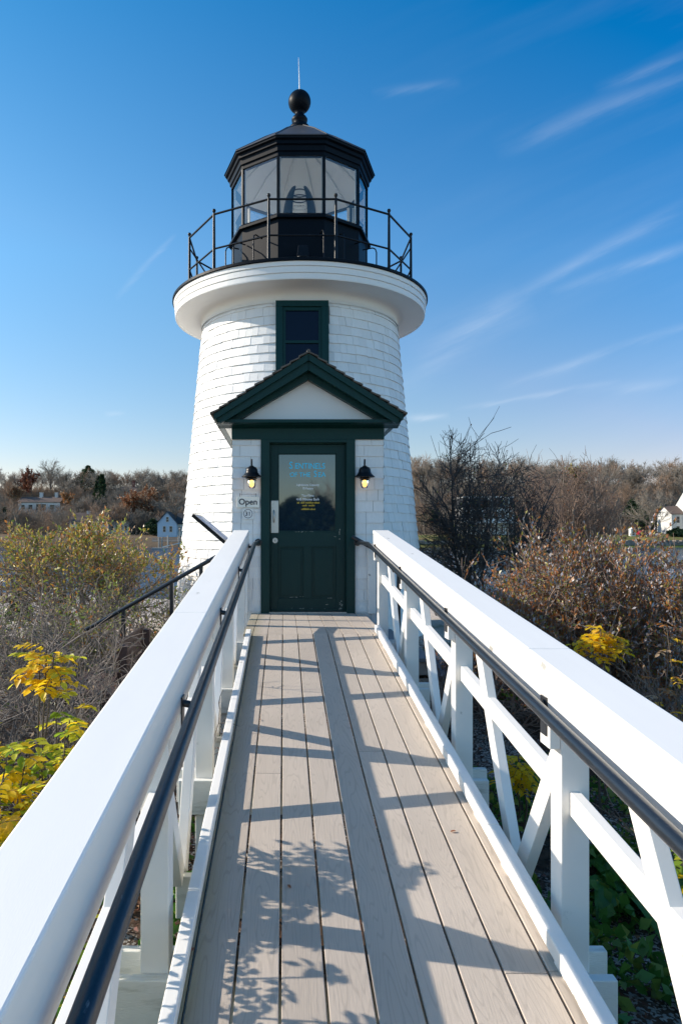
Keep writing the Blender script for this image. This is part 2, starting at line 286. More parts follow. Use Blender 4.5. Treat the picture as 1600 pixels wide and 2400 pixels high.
# ------------------------------------------------------------------ mesh building
ORG = {}
class MB:
    def __init__(s): s.v = []; s.f = []; s.r = []; s.mi = []; s.sm = []
    def add(s, vs, fs, r=0.5, mi=0, smooth=False):
        b = len(s.v); s.v.extend(tuple(map(float, p)) for p in vs)
        for f in fs: s.f.append(tuple(b + i for i in f)); s.r.append(r); s.mi.append(mi); s.sm.append(smooth)
    def box(s, x0, x1, y0, y1, z0, z1, r=0.5, mi=0):
        s.hexa([(x0, y0, z0), (x1, y0, z0), (x1, y1, z0), (x0, y1, z0), (x0, y0, z1), (x1, y0, z1), (x1, y1, z1), (x0, y1, z1)], r, mi)
    def hexa(s, p, r=0.5, mi=0):
        s.add(p, [(0, 3, 2, 1), (4, 5, 6, 7), (0, 1, 5, 4), (1, 2, 6, 5), (2, 3, 7, 6), (3, 0, 4, 7)], r, mi)
    def beam(s, a, b, w, h, up=(0, 0, 1), r=0.5, mi=0):
        """rectangular bar from a to b: w across, h along 'up'"""
        a, b = Vector(a), Vector(b); d = (b - a).normalized(); up = Vector(up)
        sd = d.cross(up).normalized(); u = sd.cross(d).normalized()
        q = []
        for p in (a, b):
            q += [p - sd * w / 2 - u * h / 2, p + sd * w / 2 - u * h / 2, p + sd * w / 2 + u * h / 2, p - sd * w / 2 + u * h / 2]
        s.add(q, [(0, 1, 2, 3), (7, 6, 5, 4), (0, 4, 5, 1), (1, 5, 6, 2), (2, 6, 7, 3), (3, 7, 4, 0)], r, mi)
    def tube(s, pts, rad, n=12, cap=True, mi=0, r=0.5):
        pts = [Vector(p) for p in pts]; rad = rad if isinstance(rad, (list, tuple)) else [rad] * len(pts)
        ring = []; u = None
        for i, p in enumerate(pts):
            t = (pts[min(i + 1, len(pts) - 1)] - pts[max(i - 1, 0)]).normalized()
            if u is None: u = t.orthogonal().normalized()
            else: u = (u - t * u.dot(t)).normalized()
            w = t.cross(u)
            ring += [p + (u * math.cos(2 * math.pi * k / n) + w * math.sin(2 * math.pi * k / n)) * rad[i] for k in range(n)]
        fs = [(i * n + k, i * n + (k + 1) % n, (i + 1) * n + (k + 1) % n, (i + 1) * n + k) for i in range(len(pts) - 1) for k in range(n)]
        s.add(ring, fs, r, mi, True)
        if cap:
            s.add(ring[:n], [tuple(reversed(range(n)))], r, mi); s.add(ring[-n:], [tuple(range(n))], r, mi)
    def lathe(s, prof, c, n=48, mi=0, r=0.5, smooth=True, a0=0.0, a1=2 * math.pi, ph=0.0):
        full = abs(a1 - a0 - 2 * math.pi) < 1e-6; m = n if full else n + 1
        vs = []
        for (q, z) in prof:
            for k in range(m):
                a = a0 + (a1 - a0) * k / n + ph; vs.append((c[0] + q * math.cos(a), c[1] + q * math.sin(a), z))
        fs = [(i * m + k, i * m + (k + 1) % m, (i + 1) * m + (k + 1) % m, (i + 1) * m + k) for i in range(len(prof) - 1) for k in range(n)]
        s.add(vs, fs, r, mi, smooth)
    def prism(s, poly, axis, a, b, mi=0, r=0.5):
        """extrude a 2-D polygon along an axis (x: poly=(y,z), y: poly=(x,z), z: poly=(x,y))"""
        f = {'x': lambda p, t: (t, p[0], p[1]), 'y': lambda p, t: (p[0], t, p[1]), 'z': lambda p, t: (p[0], p[1], t)}[axis]
        n = len(poly); vs = [f(p, a) for p in poly] + [f(p, b) for p in poly]
        s.add(vs, [tuple(range(n)), tuple(reversed(range(n, 2 * n)))] + [(i, (i + 1) % n, n + (i + 1) % n, n + i) for i in range(n)], r, mi)
    def build(s, name, mats, parent=None, org=None, bevel=0.0):
        me = bpy.data.meshes.new(name)
        if parent is not None: org = ORG[parent.name]
        elif org is None:
            a = np.array(s.v); org = (float((a[:, 0].min() + a[:, 0].max()) / 2), float((a[:, 1].min() + a[:, 1].max()) / 2), float(a[:, 2].min()))
        me.from_pydata([(x - org[0], y - org[1], z - org[2]) for x, y, z in s.v], [], s.f)
        for m in (mats if isinstance(mats, (list, tuple)) else [mats]): me.materials.append(M[m] if isinstance(m, str) else m)
        at = me.attributes.new('rnd', 'FLOAT', 'FACE'); at.data.foreach_set('value', s.r)
        me.polygons.foreach_set('material_index', s.mi); me.polygons.foreach_set('use_smooth', s.sm); me.update()
        o = bpy.data.objects.new(name, me); col.objects.link(o)
        if parent is not None: o.parent = parent
        else: o.location = org
        ORG[o.name] = org
        if bevel:
            b = o.modifiers.new('bevel', 'BEVEL'); b.width = bevel; b.segments = 2; b.limit_method = 'ANGLE'; b.angle_limit = R(50)
        return o
def tag(o, label=None, cat=None, group=None, kind=None):
    if label: o['label'] = label
    if cat: o['category'] = cat
    if group: o['group'] = group
    if kind: o['kind'] = kind
    return o
def thing(name, loc, label, cat, group=None):
    o = bpy.data.objects.new(name, None); col.objects.link(o); o.location = loc; o.empty_display_size = .2
    ORG[o.name] = tuple(loc); return tag(o, label, cat, group)
def text_mesh(s, size, loc, parent, name, m, ext=.0008, align='CENTER', sx=1.0, bold=.008):
    cu = bpy.data.curves.new(name, 'FONT'); cu.body = s; cu.size = size; cu.align_x = align; cu.extrude = ext; cu.resolution_u = 3; cu.offset = size * bold
    t = bpy.data.objects.new(name, cu); col.objects.link(t)
    bpy.context.view_layer.update()
    me = bpy.data.meshes.new_from_object(t.evaluated_get(bpy.context.evaluated_depsgraph_get())); bpy.data.objects.remove(t)
    o0 = ORG[parent.name]
    for v in me.vertices: x, y, z = v.co; v.co = (loc[0] + x * sx - o0[0], loc[1] - z - o0[1], loc[2] + y - o0[2])
    me.materials.clear(); me.materials.append(M[m])
    o = bpy.data.objects.new(name, me); col.objects.link(o); o.parent = parent; ORG[o.name] = o0; return o

# ------------------------------------------------------------------ ground, water
def ramp_z(y): return -1.606 + .1 * y
def sstep(a, b, t): t = np.clip((t - a) / (b - a), 0, 1); return t * t * (3 - 2 * t)
def gz(x, y):
    x = np.asarray(x, float); y = np.asarray(y, float)
    near = -1.98 + .27 * sstep(1.5, 7, y)
    edge = 30 - 12 * sstep(2, 9, x) + 1.2 * np.sin(x * .5)
    near = near - .85 * sstep(11, edge, y) - 2.4 * sstep(edge - 3, edge + 4, y)
    far = -5 + 3.7 * sstep(160, 170, y) + .7 * sstep(170, 180, y) + (14.0 + 1.0 * np.sin(x * .021)) * sstep(180, 232, y) + 4 * sstep(232, 330, y)
    bumps = .05 * np.sin(x * 2.1 + y) * np.cos(y * 1.7 - x)
    w = sstep(60, 150, y); side = sstep(45, 100, np.abs(x)) * (1 - w) * 0
    return near * (1 - w) + far * w + bumps * (1 - w) - side
def build_ground():
    ys = np.concatenate([np.linspace(-260, -12, 20), np.linspace(-10, 14, 60), np.linspace(14.5, 45, 50), np.linspace(48, 156, 20), np.linspace(158, 240, 60), np.linspace(245, 900, 30)])
    xs = np.concatenate([np.linspace(-700, -70, 30), np.linspace(-65, -12, 40), np.linspace(-11, 13, 60), np.linspace(14, 110, 70), np.linspace(120, 700, 30)])
    X, Y = np.meshgrid(xs, ys); Z = gz(X, Y); n = len(xs)
    mb = MB(); mb.v = [tuple(p) for p in np.stack([X, Y, Z], -1).reshape(-1, 3)]
    mb.f = [(j * n + i, j * n + i + 1, (j + 1) * n + i + 1, (j + 1) * n + i) for j in range(len(ys) - 1) for i in range(n - 1)]
    k = len(mb.f); mb.r = [.5] * k; mb.mi = [0] * k; mb.sm = [True] * k
    o = mb.build('ground', 'ground', org=(0, 0, 0)); tag(o, 'mulch, shell and gravel ground running down to the river', 'ground', kind='structure')
    mb = MB(); mb.add([(-900, 12, -3.6), (900, 12, -3.6), (900, 175, -3.6), (-900, 175, -3.6)], [(0, 1, 2, 3)])
    tag(mb.build('water', 'water', org=(0, 0, 0)), 'rippled blue river water between the two shores', 'water', kind='structure')
build_ground()

# ------------------------------------------------------------------ lighthouse
TX, TY = .282, 12.6
def tr(z): return 2.08 - .0957 * z                       # tower radius at a height
def build_lighthouse():
    rng = random.Random(4)
    T = thing('lighthouse', (TX, TY, -1.72), 'squat white shingled lighthouse tower with black lantern room on top', 'lighthouse')
    # --- tower shingles
    mb = MB(); pitch = .1465; z = -1.74; k = 0
    zt = 3.60
    while z < zt - .01:
        z1 = min(z + pitch, zt); a = rng.random() * .1
        seam = a; r0, r1 = tr(z) + .021, tr(z1) + .003
        end = a + 2 * math.pi
        while seam < end - .001:
            w = rng.choice((.11, .14, .16, .19, .22)) / tr(z); e = min(seam + w, end)
            if end - e < .04: e = end
            g = .0013 / tr(z); d = rng.uniform(-.004, .004); A, B = seam + g, e - g; seam = e
            mid = (A + B) / 2
            wx = tr(z) * math.cos(mid); wy = math.sin(mid)
            if wy < 0 and z > 2.35:                                  # window opening, facing the ramp
                if abs(wx) < .36: continue
                if abs(tr(z) * math.cos(A)) < .40 and wx > 0: A = max(A, -math.acos(.40 / tr(z)) % (2 * math.pi)) if False else A
            zl = z + rng.uniform(-.004, .004)
            p = []
            for q, zz in ((r0 + d, zl), (r1 + d, z1 + .012)):
                for an in (A, B): p.append((TX + q * math.cos(an), TY + q * math.sin(an), zz))
            for an in (A, B): p.append((TX + (r0 - .02) * math.cos(an), TY + (r0 - .02) * math.sin(an), zl))
            for an in (A, B): p.append((TX + (r1 - .02) * math.cos(an), TY + (r1 - .02) * math.sin(an), z1))
            mb.add(p, [(0, 1, 3, 2), (4, 5, 1, 0), (0, 2, 6, 4), (1, 5, 7, 3)], rng.random())
        z = z1; k += 1
    mb.lathe([(tr(-1.8) - .004, -1.8), (tr(3.62) - .004, 3.62)], (TX, TY), 96, mi=1)
    mb.build('tower_wall', ['shingle', 'gap'], T)
    # --- neck, soffit, gallery
    mb = MB(); mb.lathe([(tr(3.6) + .03, 3.585), (tr(3.6) + .03, 3.60), (tr(3.6) + .012, 3.605), (tr(3.6) + .010, 3.70), (tr(3.6) + .03, 3.745), (tr(3.6) + .075, 3.775), (tr(3.6) + .13, 3.785), (2.19, 3.79), (2.205, 3.785)], (TX, TY), 128)
    mb.build('gallery_soffit', 'white_trim', T)
    mb = MB(); mb.lathe([(2.18, 3.79), (2.185, 3.775), (2.215, 3.775), (2.22, 3.79), (2.222, 3.855), (2.208, 3.86), (2.208, 3.868), (2.23, 3.873), (2.232, 3.955), (2.218, 3.96), (2.218, 3.967), (2.242, 3.972), (2.245, 4.035), (2.2, 4.035)], (TX, TY), 128, smooth=False)
    mb.build('gallery_fascia', 'white_trim', T)
    mb = MB(); mb.lathe([(2.2, 4.035), (2.262, 4.036), (2.268, 4.045), (2.268, 4.082), (2.25, 4.092), (1.0, 4.10)], (TX, TY), 128, smooth=False)
    mb.build('gallery_deck', 'lantern_black', T)
    # --- gallery railing
    RR, n = 1.985, 12
    rail = MB(); mid = MB()
    pts = [(TX + RR * math.cos(R(15 + 30 * i - 90)), TY + RR * math.sin(R(15 + 30 * i - 90))) for i in range(n)]
    gr = None
    top = MB(); lo = MB()
    for i in range(n):
        a, b = pts[i], pts[(i + 1) % n]
        top.tube([(*a, 5.105), (*b, 5.105)], .017, 8); lo.tube([(*a, 4.55), (*b, 4.55)], .015, 8)
    gr = top.build('gallery_top_rail', 'black', T); lo.build('gallery_middle_rail', 'black', T)
    for i, (x, y) in enumerate(pts):
        p = MB(); p.tube([(x, y, 4.09), (x, y, 4.15), (x, y, 5.12)], [.034, .026, .020], 10)
        p.lathe([(0.001, 5.195), (.022, 5.188), (.031, 5.165), (.022, 5.142), (.012, 5.13), (.022, 5.118), (.001, 5.117)], (x, y), 12)
        p.build('gallery_post', 'black', T)
    # stays from the railing down to the deck, and hooked handholds around the drum
    for ang in (-12, 192, 60, 120):
        a = R(ang); st = MB(); c, s = math.cos(a), math.sin(a)
        st.tube([(TX + RR * c, TY + RR * s, 4.98), (TX + 1.62 * c, TY + 1.62 * s, 4.45), (TX + 1.58 * c, TY + 1.58 * s, 4.10)], .013, 8); st.build('rail_stay', 'black', T)
    for ang in (-122, -140, -104, -76, -62, -42, -150, -28):
        if ang in (-104,): continue
        a = R(ang); c, s = math.cos(a), math.sin(a); h = MB(); q = 1.47
        h.tube([(TX + q * c, TY + q * s, 4.10), (TX + q * c, TY + q * s, 4.78), (TX + (q - .02) * c, TY + (q - .02) * s, 4.84), (TX + (q - .07) * c, TY + (q - .07) * s, 4.87), (TX + 1.22 * c, TY + 1.22 * s, 4.87)], .011, 8)
        h.build('handhold', 'black', T)
    # --- lantern room: ten-sided
    N10 = 10; ph = R(-90 - 18)
    def ring(c): return [(TX + c * math.cos(ph + R(36) * i), TY + c * math.sin(ph + R(36) * i)) for i in range(N10)]
    mb = MB(); mb.lathe([(1.235, 4.10), (1.25, 4.10), (1.25, 4.17), (1.235, 4.18), (1.225, 5.15)], (TX, TY), 10, smooth=False, ph=ph); mb.build('lantern_drum', 'lantern_black', T)
    mb = MB(); mb.lathe([(1.225, 5.14), (1.285, 5.15), (1.285, 5.19), (1.235, 5.235), (1.1, 5.24)], (TX, TY), 10, smooth=False, ph=ph); mb.build('lantern_sill', 'lantern_black', T)
    pr = ring(1.215)
    for i in range(N10):
        (ax, ay), (bx, by) = pr[i], pr[(i + 1) % N10]
        p = MB(); p.add([(ax, ay, 5.23), (bx, by, 5.23), (bx, by, 6.20), (ax, ay, 6.20)], [(0, 1, 2, 3)])
        p.build('lantern_pane', 'glass', T)
        a = ph + R(36) * i; c, s = math.cos(a), math.sin(a)
        b = MB(); b.beam((TX + 1.205 * c, TY + 1.205 * s, 5.22), (TX + 1.205 * c, TY + 1.205 * s, 6.22), .042, .05, up=(c, s, 0)); b.build('glazing_bar', 'lantern_black', T)
        b = MB(); b.beam((TX + 1.165 * c, TY + 1.165 * s, 5.245), (TX + 1.165 * c, TY + 1.165 * s, 6.19), .05, .02, up=(c, s, 0)); b.build('inner_glazing_bar', 'white_trim', T)
    mb = MB(); mb.lathe([(1.14, 6.18), (1.235, 6.18), (1.235, 6.24), (1.26, 6.25), (1.265, 6.33), (1.30, 6.345), (1.30, 6.40), (1.345, 6.415), (1.352, 6.455), (1.33, 6.465)], (TX, TY), 10, smooth=False, ph=ph); mb.build('lantern_cornice', 'lantern_black', T)
    mb = MB(); mb.lathe([(1.365, 6.448), (1.352, 6.470), (.75, 6.90), (.17, 7.27)], (TX, TY), 10, smooth=False, ph=ph)
    for i in range(N10):
        a = ph + R(36) * i; c, s = math.cos(a), math.sin(a)
        mb.tube([(TX + 1.35 * c, TY + 1.35 * s, 6.468), (TX + .75 * c, TY + .75 * s, 6.90), (TX + .17 * c, TY + .17 * s, 7.27)], .012, 6)
    mb.build('lantern_roof', 'roof_metal', T)
    mb = MB(); mb.lathe([(1.15, 6.20), (.75, 6.62), (.05, 7.12)], (TX, TY), 10, smooth=False, ph=ph)
    for i in range(N10):
        a = ph + R(36) * i; c, s = math.cos(a), math.sin(a); mb.tube([(TX + 1.13 * c, TY + 1.13 * s, 6.20), (TX + .74 * c, TY + .74 * s, 6.60), (TX + .05 * c, TY + .05 * s, 7.09)], .022, 6)
    mb.build('lantern_ceiling', 'white_trim', T)
    mb = MB(); mb.lathe([(.001, 5.20), (1.1, 5.20)], (TX, TY), 20); mb.build('lantern_floor', 'white_trim', T)
    fin = MB(); fin.lathe([(.16, 7.22), (.19, 7.25), (.19, 7.30), (.165, 7.335), (.12, 7.36), (.105, 7.385), (.14, 7.42), (.145, 7.46), (.12, 7.50), (.085, 7.53), (.08, 7.57), (.11, 7.605)] + [(.203 * math.sin(R(t)), 7.775 - .203 * math.cos(R(t))) for t in range(34, 181, 8)], (TX, TY), 32)
    f = fin.build('finial', 'lantern_black', T)
    rod = MB(); rod.tube([(TX, TY, 7.96), (TX - .006, TY, 8.25), (TX - .018, TY, 8.58)], [.011, .008, .003], 6); rod.build('lightning_rod', 'white_trim', f)
    # --- lens with its dark bracket frames
    lens = MB()
    prof = []
    for i in range(13):
        zz = 5.36 + i * .065; q = .27 * math.sqrt(max(.06, 1 - ((zz - 5.62) / .70) ** 2)); prof += [(q, zz), (q - .02, zz + .05)]
    lens.lathe(prof, (TX, TY), 32, smooth=False); L_ = lens.build('lens', 'glass', T)
    ped = MB(); ped.lathe([(.30, 5.20), (.30, 5.30), (.26, 5.34), (.05, 5.35)], (TX, TY), 24); ped.build('lens_pedestal', 'metal', L_)
    for sgn in (-1, 1):
        br = MB(); c0 = -90 + sgn * 52
        prof = [(.31 * math.sqrt(max(.10, 1 - ((zz - 5.58) / .72) ** 2)), zz) for zz in np.linspace(5.22, 6.20, 12)]
        br.lathe(prof, (TX, TY), 6, a0=R(c0 - 24), a1=R(c0 + 24)); br.lathe([(q - .03, z) for q, z in prof], (TX, TY), 6, a0=R(c0 - 24), a1=R(c0 + 24)); br.build('lens_bracket', 'lantern_black', L_)
    rg = MB()
    for zz in (6.13, 6.03): rg.tube([(TX + .15 * math.cos(R(t)), TY + .15 * math.sin(R(t)), zz) for t in range(0, 361, 20)], .012, 6)
    rg.build('lens_ring', 'lantern_black', L_)
    # --- floodlights on the gallery
    for ang, zz in ((-89, 4.42), (-150, 4.20), (-30, 4.20)):
        a = R(ang); c, s = math.cos(a), math.sin(a); q = 1.36 if ang == -89 else 1.72
        x, y = TX + q * c, TY + q * s
        fl = MB(); fl.hexa([(x - .10, y - .10, zz), (x + .10, y - .10, zz), (x + .085, y + .08, zz), (x - .085, y + .08, zz), (x - .075, y - .03, zz + .20), (x + .075, y - .03, zz + .20), (x + .07, y + .06, zz + .20), (x - .07, y + .06, zz + .20)])
        fl.box(x - .015, x + .015, y - .02, y + .12, zz - .10, zz); fl.lathe([(.11, zz - .005), (.115, zz - .02), (.09, zz - .03), (.001, zz - .03)], (x, y - .02), 16)
        fl.build('floodlight', 'black', T, bevel=.008)
    # --- upper window on the ramp side, leaning with the wall
    def wp(dx, z, out): return (TX + dx, TY - tr(z) - out, z)
    def lean(mb, x0, x1, z0, z1, o0, o1):
        mb.hexa([wp(x0, z0, o1), wp(x1, z0, o1), wp(x1, z0, o0), wp(x0, z0, o0), wp(x0, z1, o1), wp(x1, z1, o1), wp(x1, z1, o0), wp(x0, z1, o0)])
    win = MB(); lean(win, -.41, -.30, 2.36, 3.50, -.10, .060); lean(win, .30, .41, 2.36, 3.50, -.10, .060); lean(win, -.41, .41, 3.50, 3.595, -.10, .063); lean(win, -.46, .46, 2.30, 2.36, -.10, .075)
    W = win.build('window', 'green', T, bevel=.004)
    sash = MB()
    for x0, x1, z0, z1 in ((-.30, -.255, 2.36, 3.50), (.255, .30, 2.36, 3.50), (-.255, .255, 3.44, 3.50), (-.255, .255, 2.92, 2.965), (-.255, .255, 2.36, 2.42)): lean(sash, x0, x1, z0, z1, -.09, .034)
    sash.build('sash', 'green', W, bevel=.003)
    pn = MB(); lean(pn, -.256, .256, 2.41, 3.445, -.05, .010); pn.build('pane', 'win_glass', W)
    # --- entrance porch
    X0, X1, YF = -.60, 1.163, 8.20
    body = MB(); body.box(X0 + .01, -.262, YF + .012, YF + .10, -1.74, 1.24, mi=1); body.box(.826, X1 - .01, YF + .012, YF + .10, -1.74, 1.24, mi=1)
    body.box(X0 + .01, X0 + .10, YF + .10, 11.4, -1.74, 1.3, mi=1); body.box(X1 - .10, X1 - .01, YF + .10, 11.4, -1.74, 1.3, mi=1)
    for (x0, x1) in ((X0, -.27), (.834, X1)):
        z = -1.72; kk = 0
        while z < 1.08:
            z1 = min(z + .1305, 1.10); cuts = [x0]; x = x0 + rng.uniform(.06, .22)
            while x < x1 - .05: cuts.append(x); x += rng.uniform(.10, .26)
            cuts.append(x1)
            for a, b in zip(cuts, cuts[1:]):
                g = .0018; d = rng.uniform(0, .003); fl = .006 if z > -2 else 0
                a_ = a + (g if a > x0 else (-fl if x0 < 0 else g)); b_ = b - (g if b < x1 else (g if x0 < 0 else -fl))
                body.add([(a_, YF - .010 - d, z), (b_, YF - .010 - d, z), (b_, YF + .004 - d, z1 + .01), (a_, YF + .004 - d, z1 + .01), (a_, YF + .02, z), (b_, YF + .02, z), (b_, YF + .02, z1), (a_, YF + .02, z1)],
                         [(0, 1, 2, 3), (4, 5, 1, 0), (0, 3, 7, 4), (1, 5, 6, 2)], rng.random())
            z = z1; kk += 1
    for sgn, xs in ((-1, X0), (1, X1)):
        z = -1.72
        while z < 1.2:
            y = YF - .008
            while y < 11.2:
                w = rng.uniform(.10, .24); z1 = z + .1305
                body.add([(xs + sgn * .014, y, z), (xs + sgn * .014, y + w - .003, z), (xs, y + w - .003, z1), (xs, y, z1), (xs - sgn * .01, y, z), (xs - sgn * .01, y + w - .003, z)], [(0, 1, 2, 3), (4, 5, 1, 0)], rng.random()); y += w
            z += .1305
    body.build('porch_wall', ['shingle', 'gap'], T)
    # trim: frieze, cornice, pediment
    CX = .278
    tm = MB(); tm.box(X0 - .012, X1 + .012, YF - .030, YF + .10, 1.088, 1.238); tm.build('porch_frieze', 'green', T, bevel=.003)
    co = MB(); sl_ = .642
    co.prism([(YF - .03, 1.215), (YF - .07, 1.225), (YF - .13, 1.238), (YF - .20, 1.245), (YF - .235, 1.255), (YF - .235, 1.290), (YF - .03, 1.290)], 'x', X0 - .17, X1 + .17)
    co.build('pediment_cornice', 'green', T)
    ty = MB(); ty.prism([(X0 + .05, 1.27), (X1 - .05, 1.27), (CX, 1.27 + .83 * .62 + .02)], 'y', YF - .055, YF - .015); ty.build('pediment_panel', 'white_trim', T)
    AP, TZ, HS = 2.03, 1.345, 1.066                                          # apex, eave height, half span
    rk = MB()
    for sgn in (-1, 1):
        def P2(t, dn): return (CX + sgn * HS * t, AP - (AP - TZ) * t - dn)
        rk.prism([P2(0, .012), P2(1, .012), P2(1, .075), P2(0, .085)], 'y', YF - .335, YF - .02)          # crown
        rk.prism([P2(0, .08), P2(.985, .07), P2(.93, .155), P2(0, .185)], 'y', YF - .295, YF - .02)
        rk.prism([P2(0, .18), P2(.92, .15), P2(.80, .215), P2(0, .265)], 'y', YF - .16, YF - .02)          # frieze set back
        rk.prism([P2(1.0, .014), P2(.90, .014), P2(.90, .115), P2(.94, .125), P2(1.0, .07)], 'y', YF - .02, 11.2)   # eave boards
    rk.build('rake_boards', 'green', T, bevel=.003)
    sf = MB()
    for sgn in (-1, 1):
        sf.add([(CX + sgn * .885, YF - .02, 1.30), (CX + sgn * HS * .93, YF - .02, 1.262), (CX + sgn * HS * .93, 11.2, 1.262), (CX + sgn * .885, 11.2, 1.30)], [(0, 1, 2, 3)])
    sf.build('porch_soffit', 'white_trim', T)
    rf = MB(); nC = 11
    for sgn in (-1, 1):
        for i in range(nC):
            t0, t1 = (i) / nC * 1.03, (i + 1.12) / nC * 1.03
            y = YF - .36 + rng.uniform(-.004, .004)
            while y < 11.3:
                w = rng.uniform(.12, .22) if y > YF - .3 else .15
                def Q(t, up): return (CX + sgn * HS * t, AP - (AP - TZ) * t + up)
                a, b, c, d = Q(t0, .008), Q(t1, .030 + rng.uniform(-.002, .003)), Q(t1, .012), Q(t0, -.008)
                rf.prism([a, b, c, d] if sgn > 0 else [d, c, b, a], 'y', y, y + w - .003, r=rng.random()); y += w
    rf.tube([(CX, YF - .36, AP + .012), (CX, 11.2, AP + .012)], .022, 6)
    rf.build('porch_roof', 'roof_shingle', T)
    # --- door and its casing
    cs = MB()
    cs.box(-.270, -.170, YF - .035, YF + .10, -.97, 1.088); cs.box(.734, .834, YF - .035, YF + .10, -.97, 1.088); cs.box(-.170, .734, YF - .035, YF + .10, 1.050, 1.088)
    cs.box(-.170, -.158, YF + .02, YF + .10, -.94, 1.05); cs.box(.722, .734, YF + .02, YF + .10, -.94, 1.05); cs.box(-.158, .722, YF + .02, YF + .10, 1.038, 1.05)
    cs.build('door_casing', 'green', T, bevel=.003)
    th = MB(); th.box(-.170, .734, YF - .03, YF + .12, -.958, -.940); th.build('threshold', 'metal', T)
    D0, D1, DZ0, DZ1, YD = -.156, .720, -.935, 1.036, YF + .055
    gx0, gx1, gz0, gz1 = -.070, .620, .006, .930
    d = MB()
    d.box(D0, gx0, YD, YD + .045, DZ0, DZ1); d.box(gx1, D1, YD, YD + .045, DZ0, DZ1); d.box(gx0, gx1, YD, YD + .045, gz1, DZ1); d.box(gx0, gx1, YD, YD + .045, -.175, gz0)
    d.box(gx0, gx1, YD, YD + .045, DZ0, -.785); d.box(.232, .328, YD, YD + .045, -.785, -.175)
    for x0, x1 in ((gx0, .232), (.328, gx1)):
        d.box(x0, x1, YD + .018, YD + .04, -.785, -.175)                          # recessed panels with raised fields
        d.box(x0 + .035, x1 - .035, YD + .008, YD + .02, -.75, -.21)
    for x0, x1, z0, z1 in ((gx0, gx1, gz0, gz0 + .012), (gx0, gx1, gz1 - .012, gz1), (gx0, gx0 + .012, gz0 + .012, gz1 - .012), (gx1 - .012, gx1, gz0 + .012, gz1 - .012)): d.box(x0, x1, YD + .006, YD + .03, z0, z1)
    D = d.build('door', 'green_door', T, bevel=.002)
    g = MB(); g.box(gx0 + .011, gx1 - .011, YD + .015, YD + .022, gz0 + .011, gz1 - .011); g.build('door_glass', 'door_glass', D)
    pl = MB(); pl.box(D0 + .004, D0 + .092, YD - .004, YD + .001, -.010, .372); pl.build('push_plate', 'metal', D, bevel=.002)
    hd = MB(); hd.tube([(D0 + .038, YD - .004, .115), (D0 + .038, YD - .04, .125), (D0 + .038, YD - .045, .18), (D0 + .038, YD - .04, .245), (D0 + .038, YD - .004, .255)], [.008, .009, .011, .009, .008], 8); hd.build('handle', 'metal', D)
    lk = MB(); lk.tube([(D0 + .052, YD - .012, -.10), (D0 + .052, YD + .002, -.10)], .032, 20); lk.tube([(D0 + .052, YD - .020, -.10), (D0 + .052, YD - .010, -.10)], .019, 16); lk.box(D0 + .049, D0 + .055, YD - .024, YD - .018, -.113, -.090, mi=1)
    lk.build('deadbolt', ['metal', 'black'], D)
    ch = MB()                                                                      # flaked paint on the door
    for cx_, cz_, w, h, kk in ((.15, -.768, .10, .006, 7), (.675, -.87, .018, .055, 12), (.30, -.905, .24, .006, 10), (.66, -.02, .004, .07, 4), (.27, .004, .30, .004, 9), (.55, -.785, .05, .003, 4), (.49, -.86, .05, .003, 4), (.60, -.055, .03, .003, 3)):
        for _ in range(kk):
            x = cx_ + rng.uniform(-w, w); z = cz_ + rng.uniform(-h, h); q = rng.uniform(.003, .010) * (1 if w > h else .8); v = rng.uniform(.0015, .004) * (1 if w > h else 3.5)
            ch.add([(x - q, YD - .0012, z), (x, YD - .0012, z - v), (x + q, YD - .0012, z + v * .2), (x + q * .3, YD - .0012, z + v)], [(0, 1, 2, 3)])
    ch.build('flaked_paint', 'chip', D)
    yt = YD + .0135
    tx = .283
    def smallcaps(words, y, big, small, width, name):
        parts = []
        x = 0
        objs = []
        for w in words:
            for ch_, sz in w: objs.append((ch_, sz))
        return objs
    # lettering on the glass
    text_mesh("S", .120, (tx - .200, yt, .752), D, 'lettering', 'cyan', sx=.82); text_mesh("ENTINELS", .096, (tx + .026, yt, .752), D, 'lettering', 'cyan', sx=.86)
    text_mesh("OF THE", .076, (tx - .092, yt, .655), D, 'lettering', 'cyan', sx=.96); text_mesh("S", .108, (tx + .090, yt, .655), D, 'lettering', 'cyan', sx=.82); text_mesh("EA", .082, (tx + .166, yt, .655), D, 'lettering', 'cyan', sx=.96)
    for s, z, q in (("Lighthouse Capacity", .548, .036), ("10 People", .506, .036), ("Two Films", .420, .038), ("4:45 Minutes Each", .376, .040)): text_mesh(s, q, (tx, yt, z), D, 'lettering', 'white_text', sx=.92)
    ys_ = MB()
    for z, ws in ((.338, (.03, .045, .09, .07)), (.306, (.06, .075)), (.262, (.09, .07))):
        tot = sum(ws) + .012 * (len(ws) - 1); x = tx + .01 - tot / 2
        for w in ws:
            q = x
            while q < x + w - .004: ys_.box(q, q + .006, yt - .001, yt + .001, z, z + rng.choice((.014, .018, .014, .022))); q += .0095
            x += w + .012
    ys_.build('lettering', 'yellow_text', D)
    return T
LH = build_lighthouse()

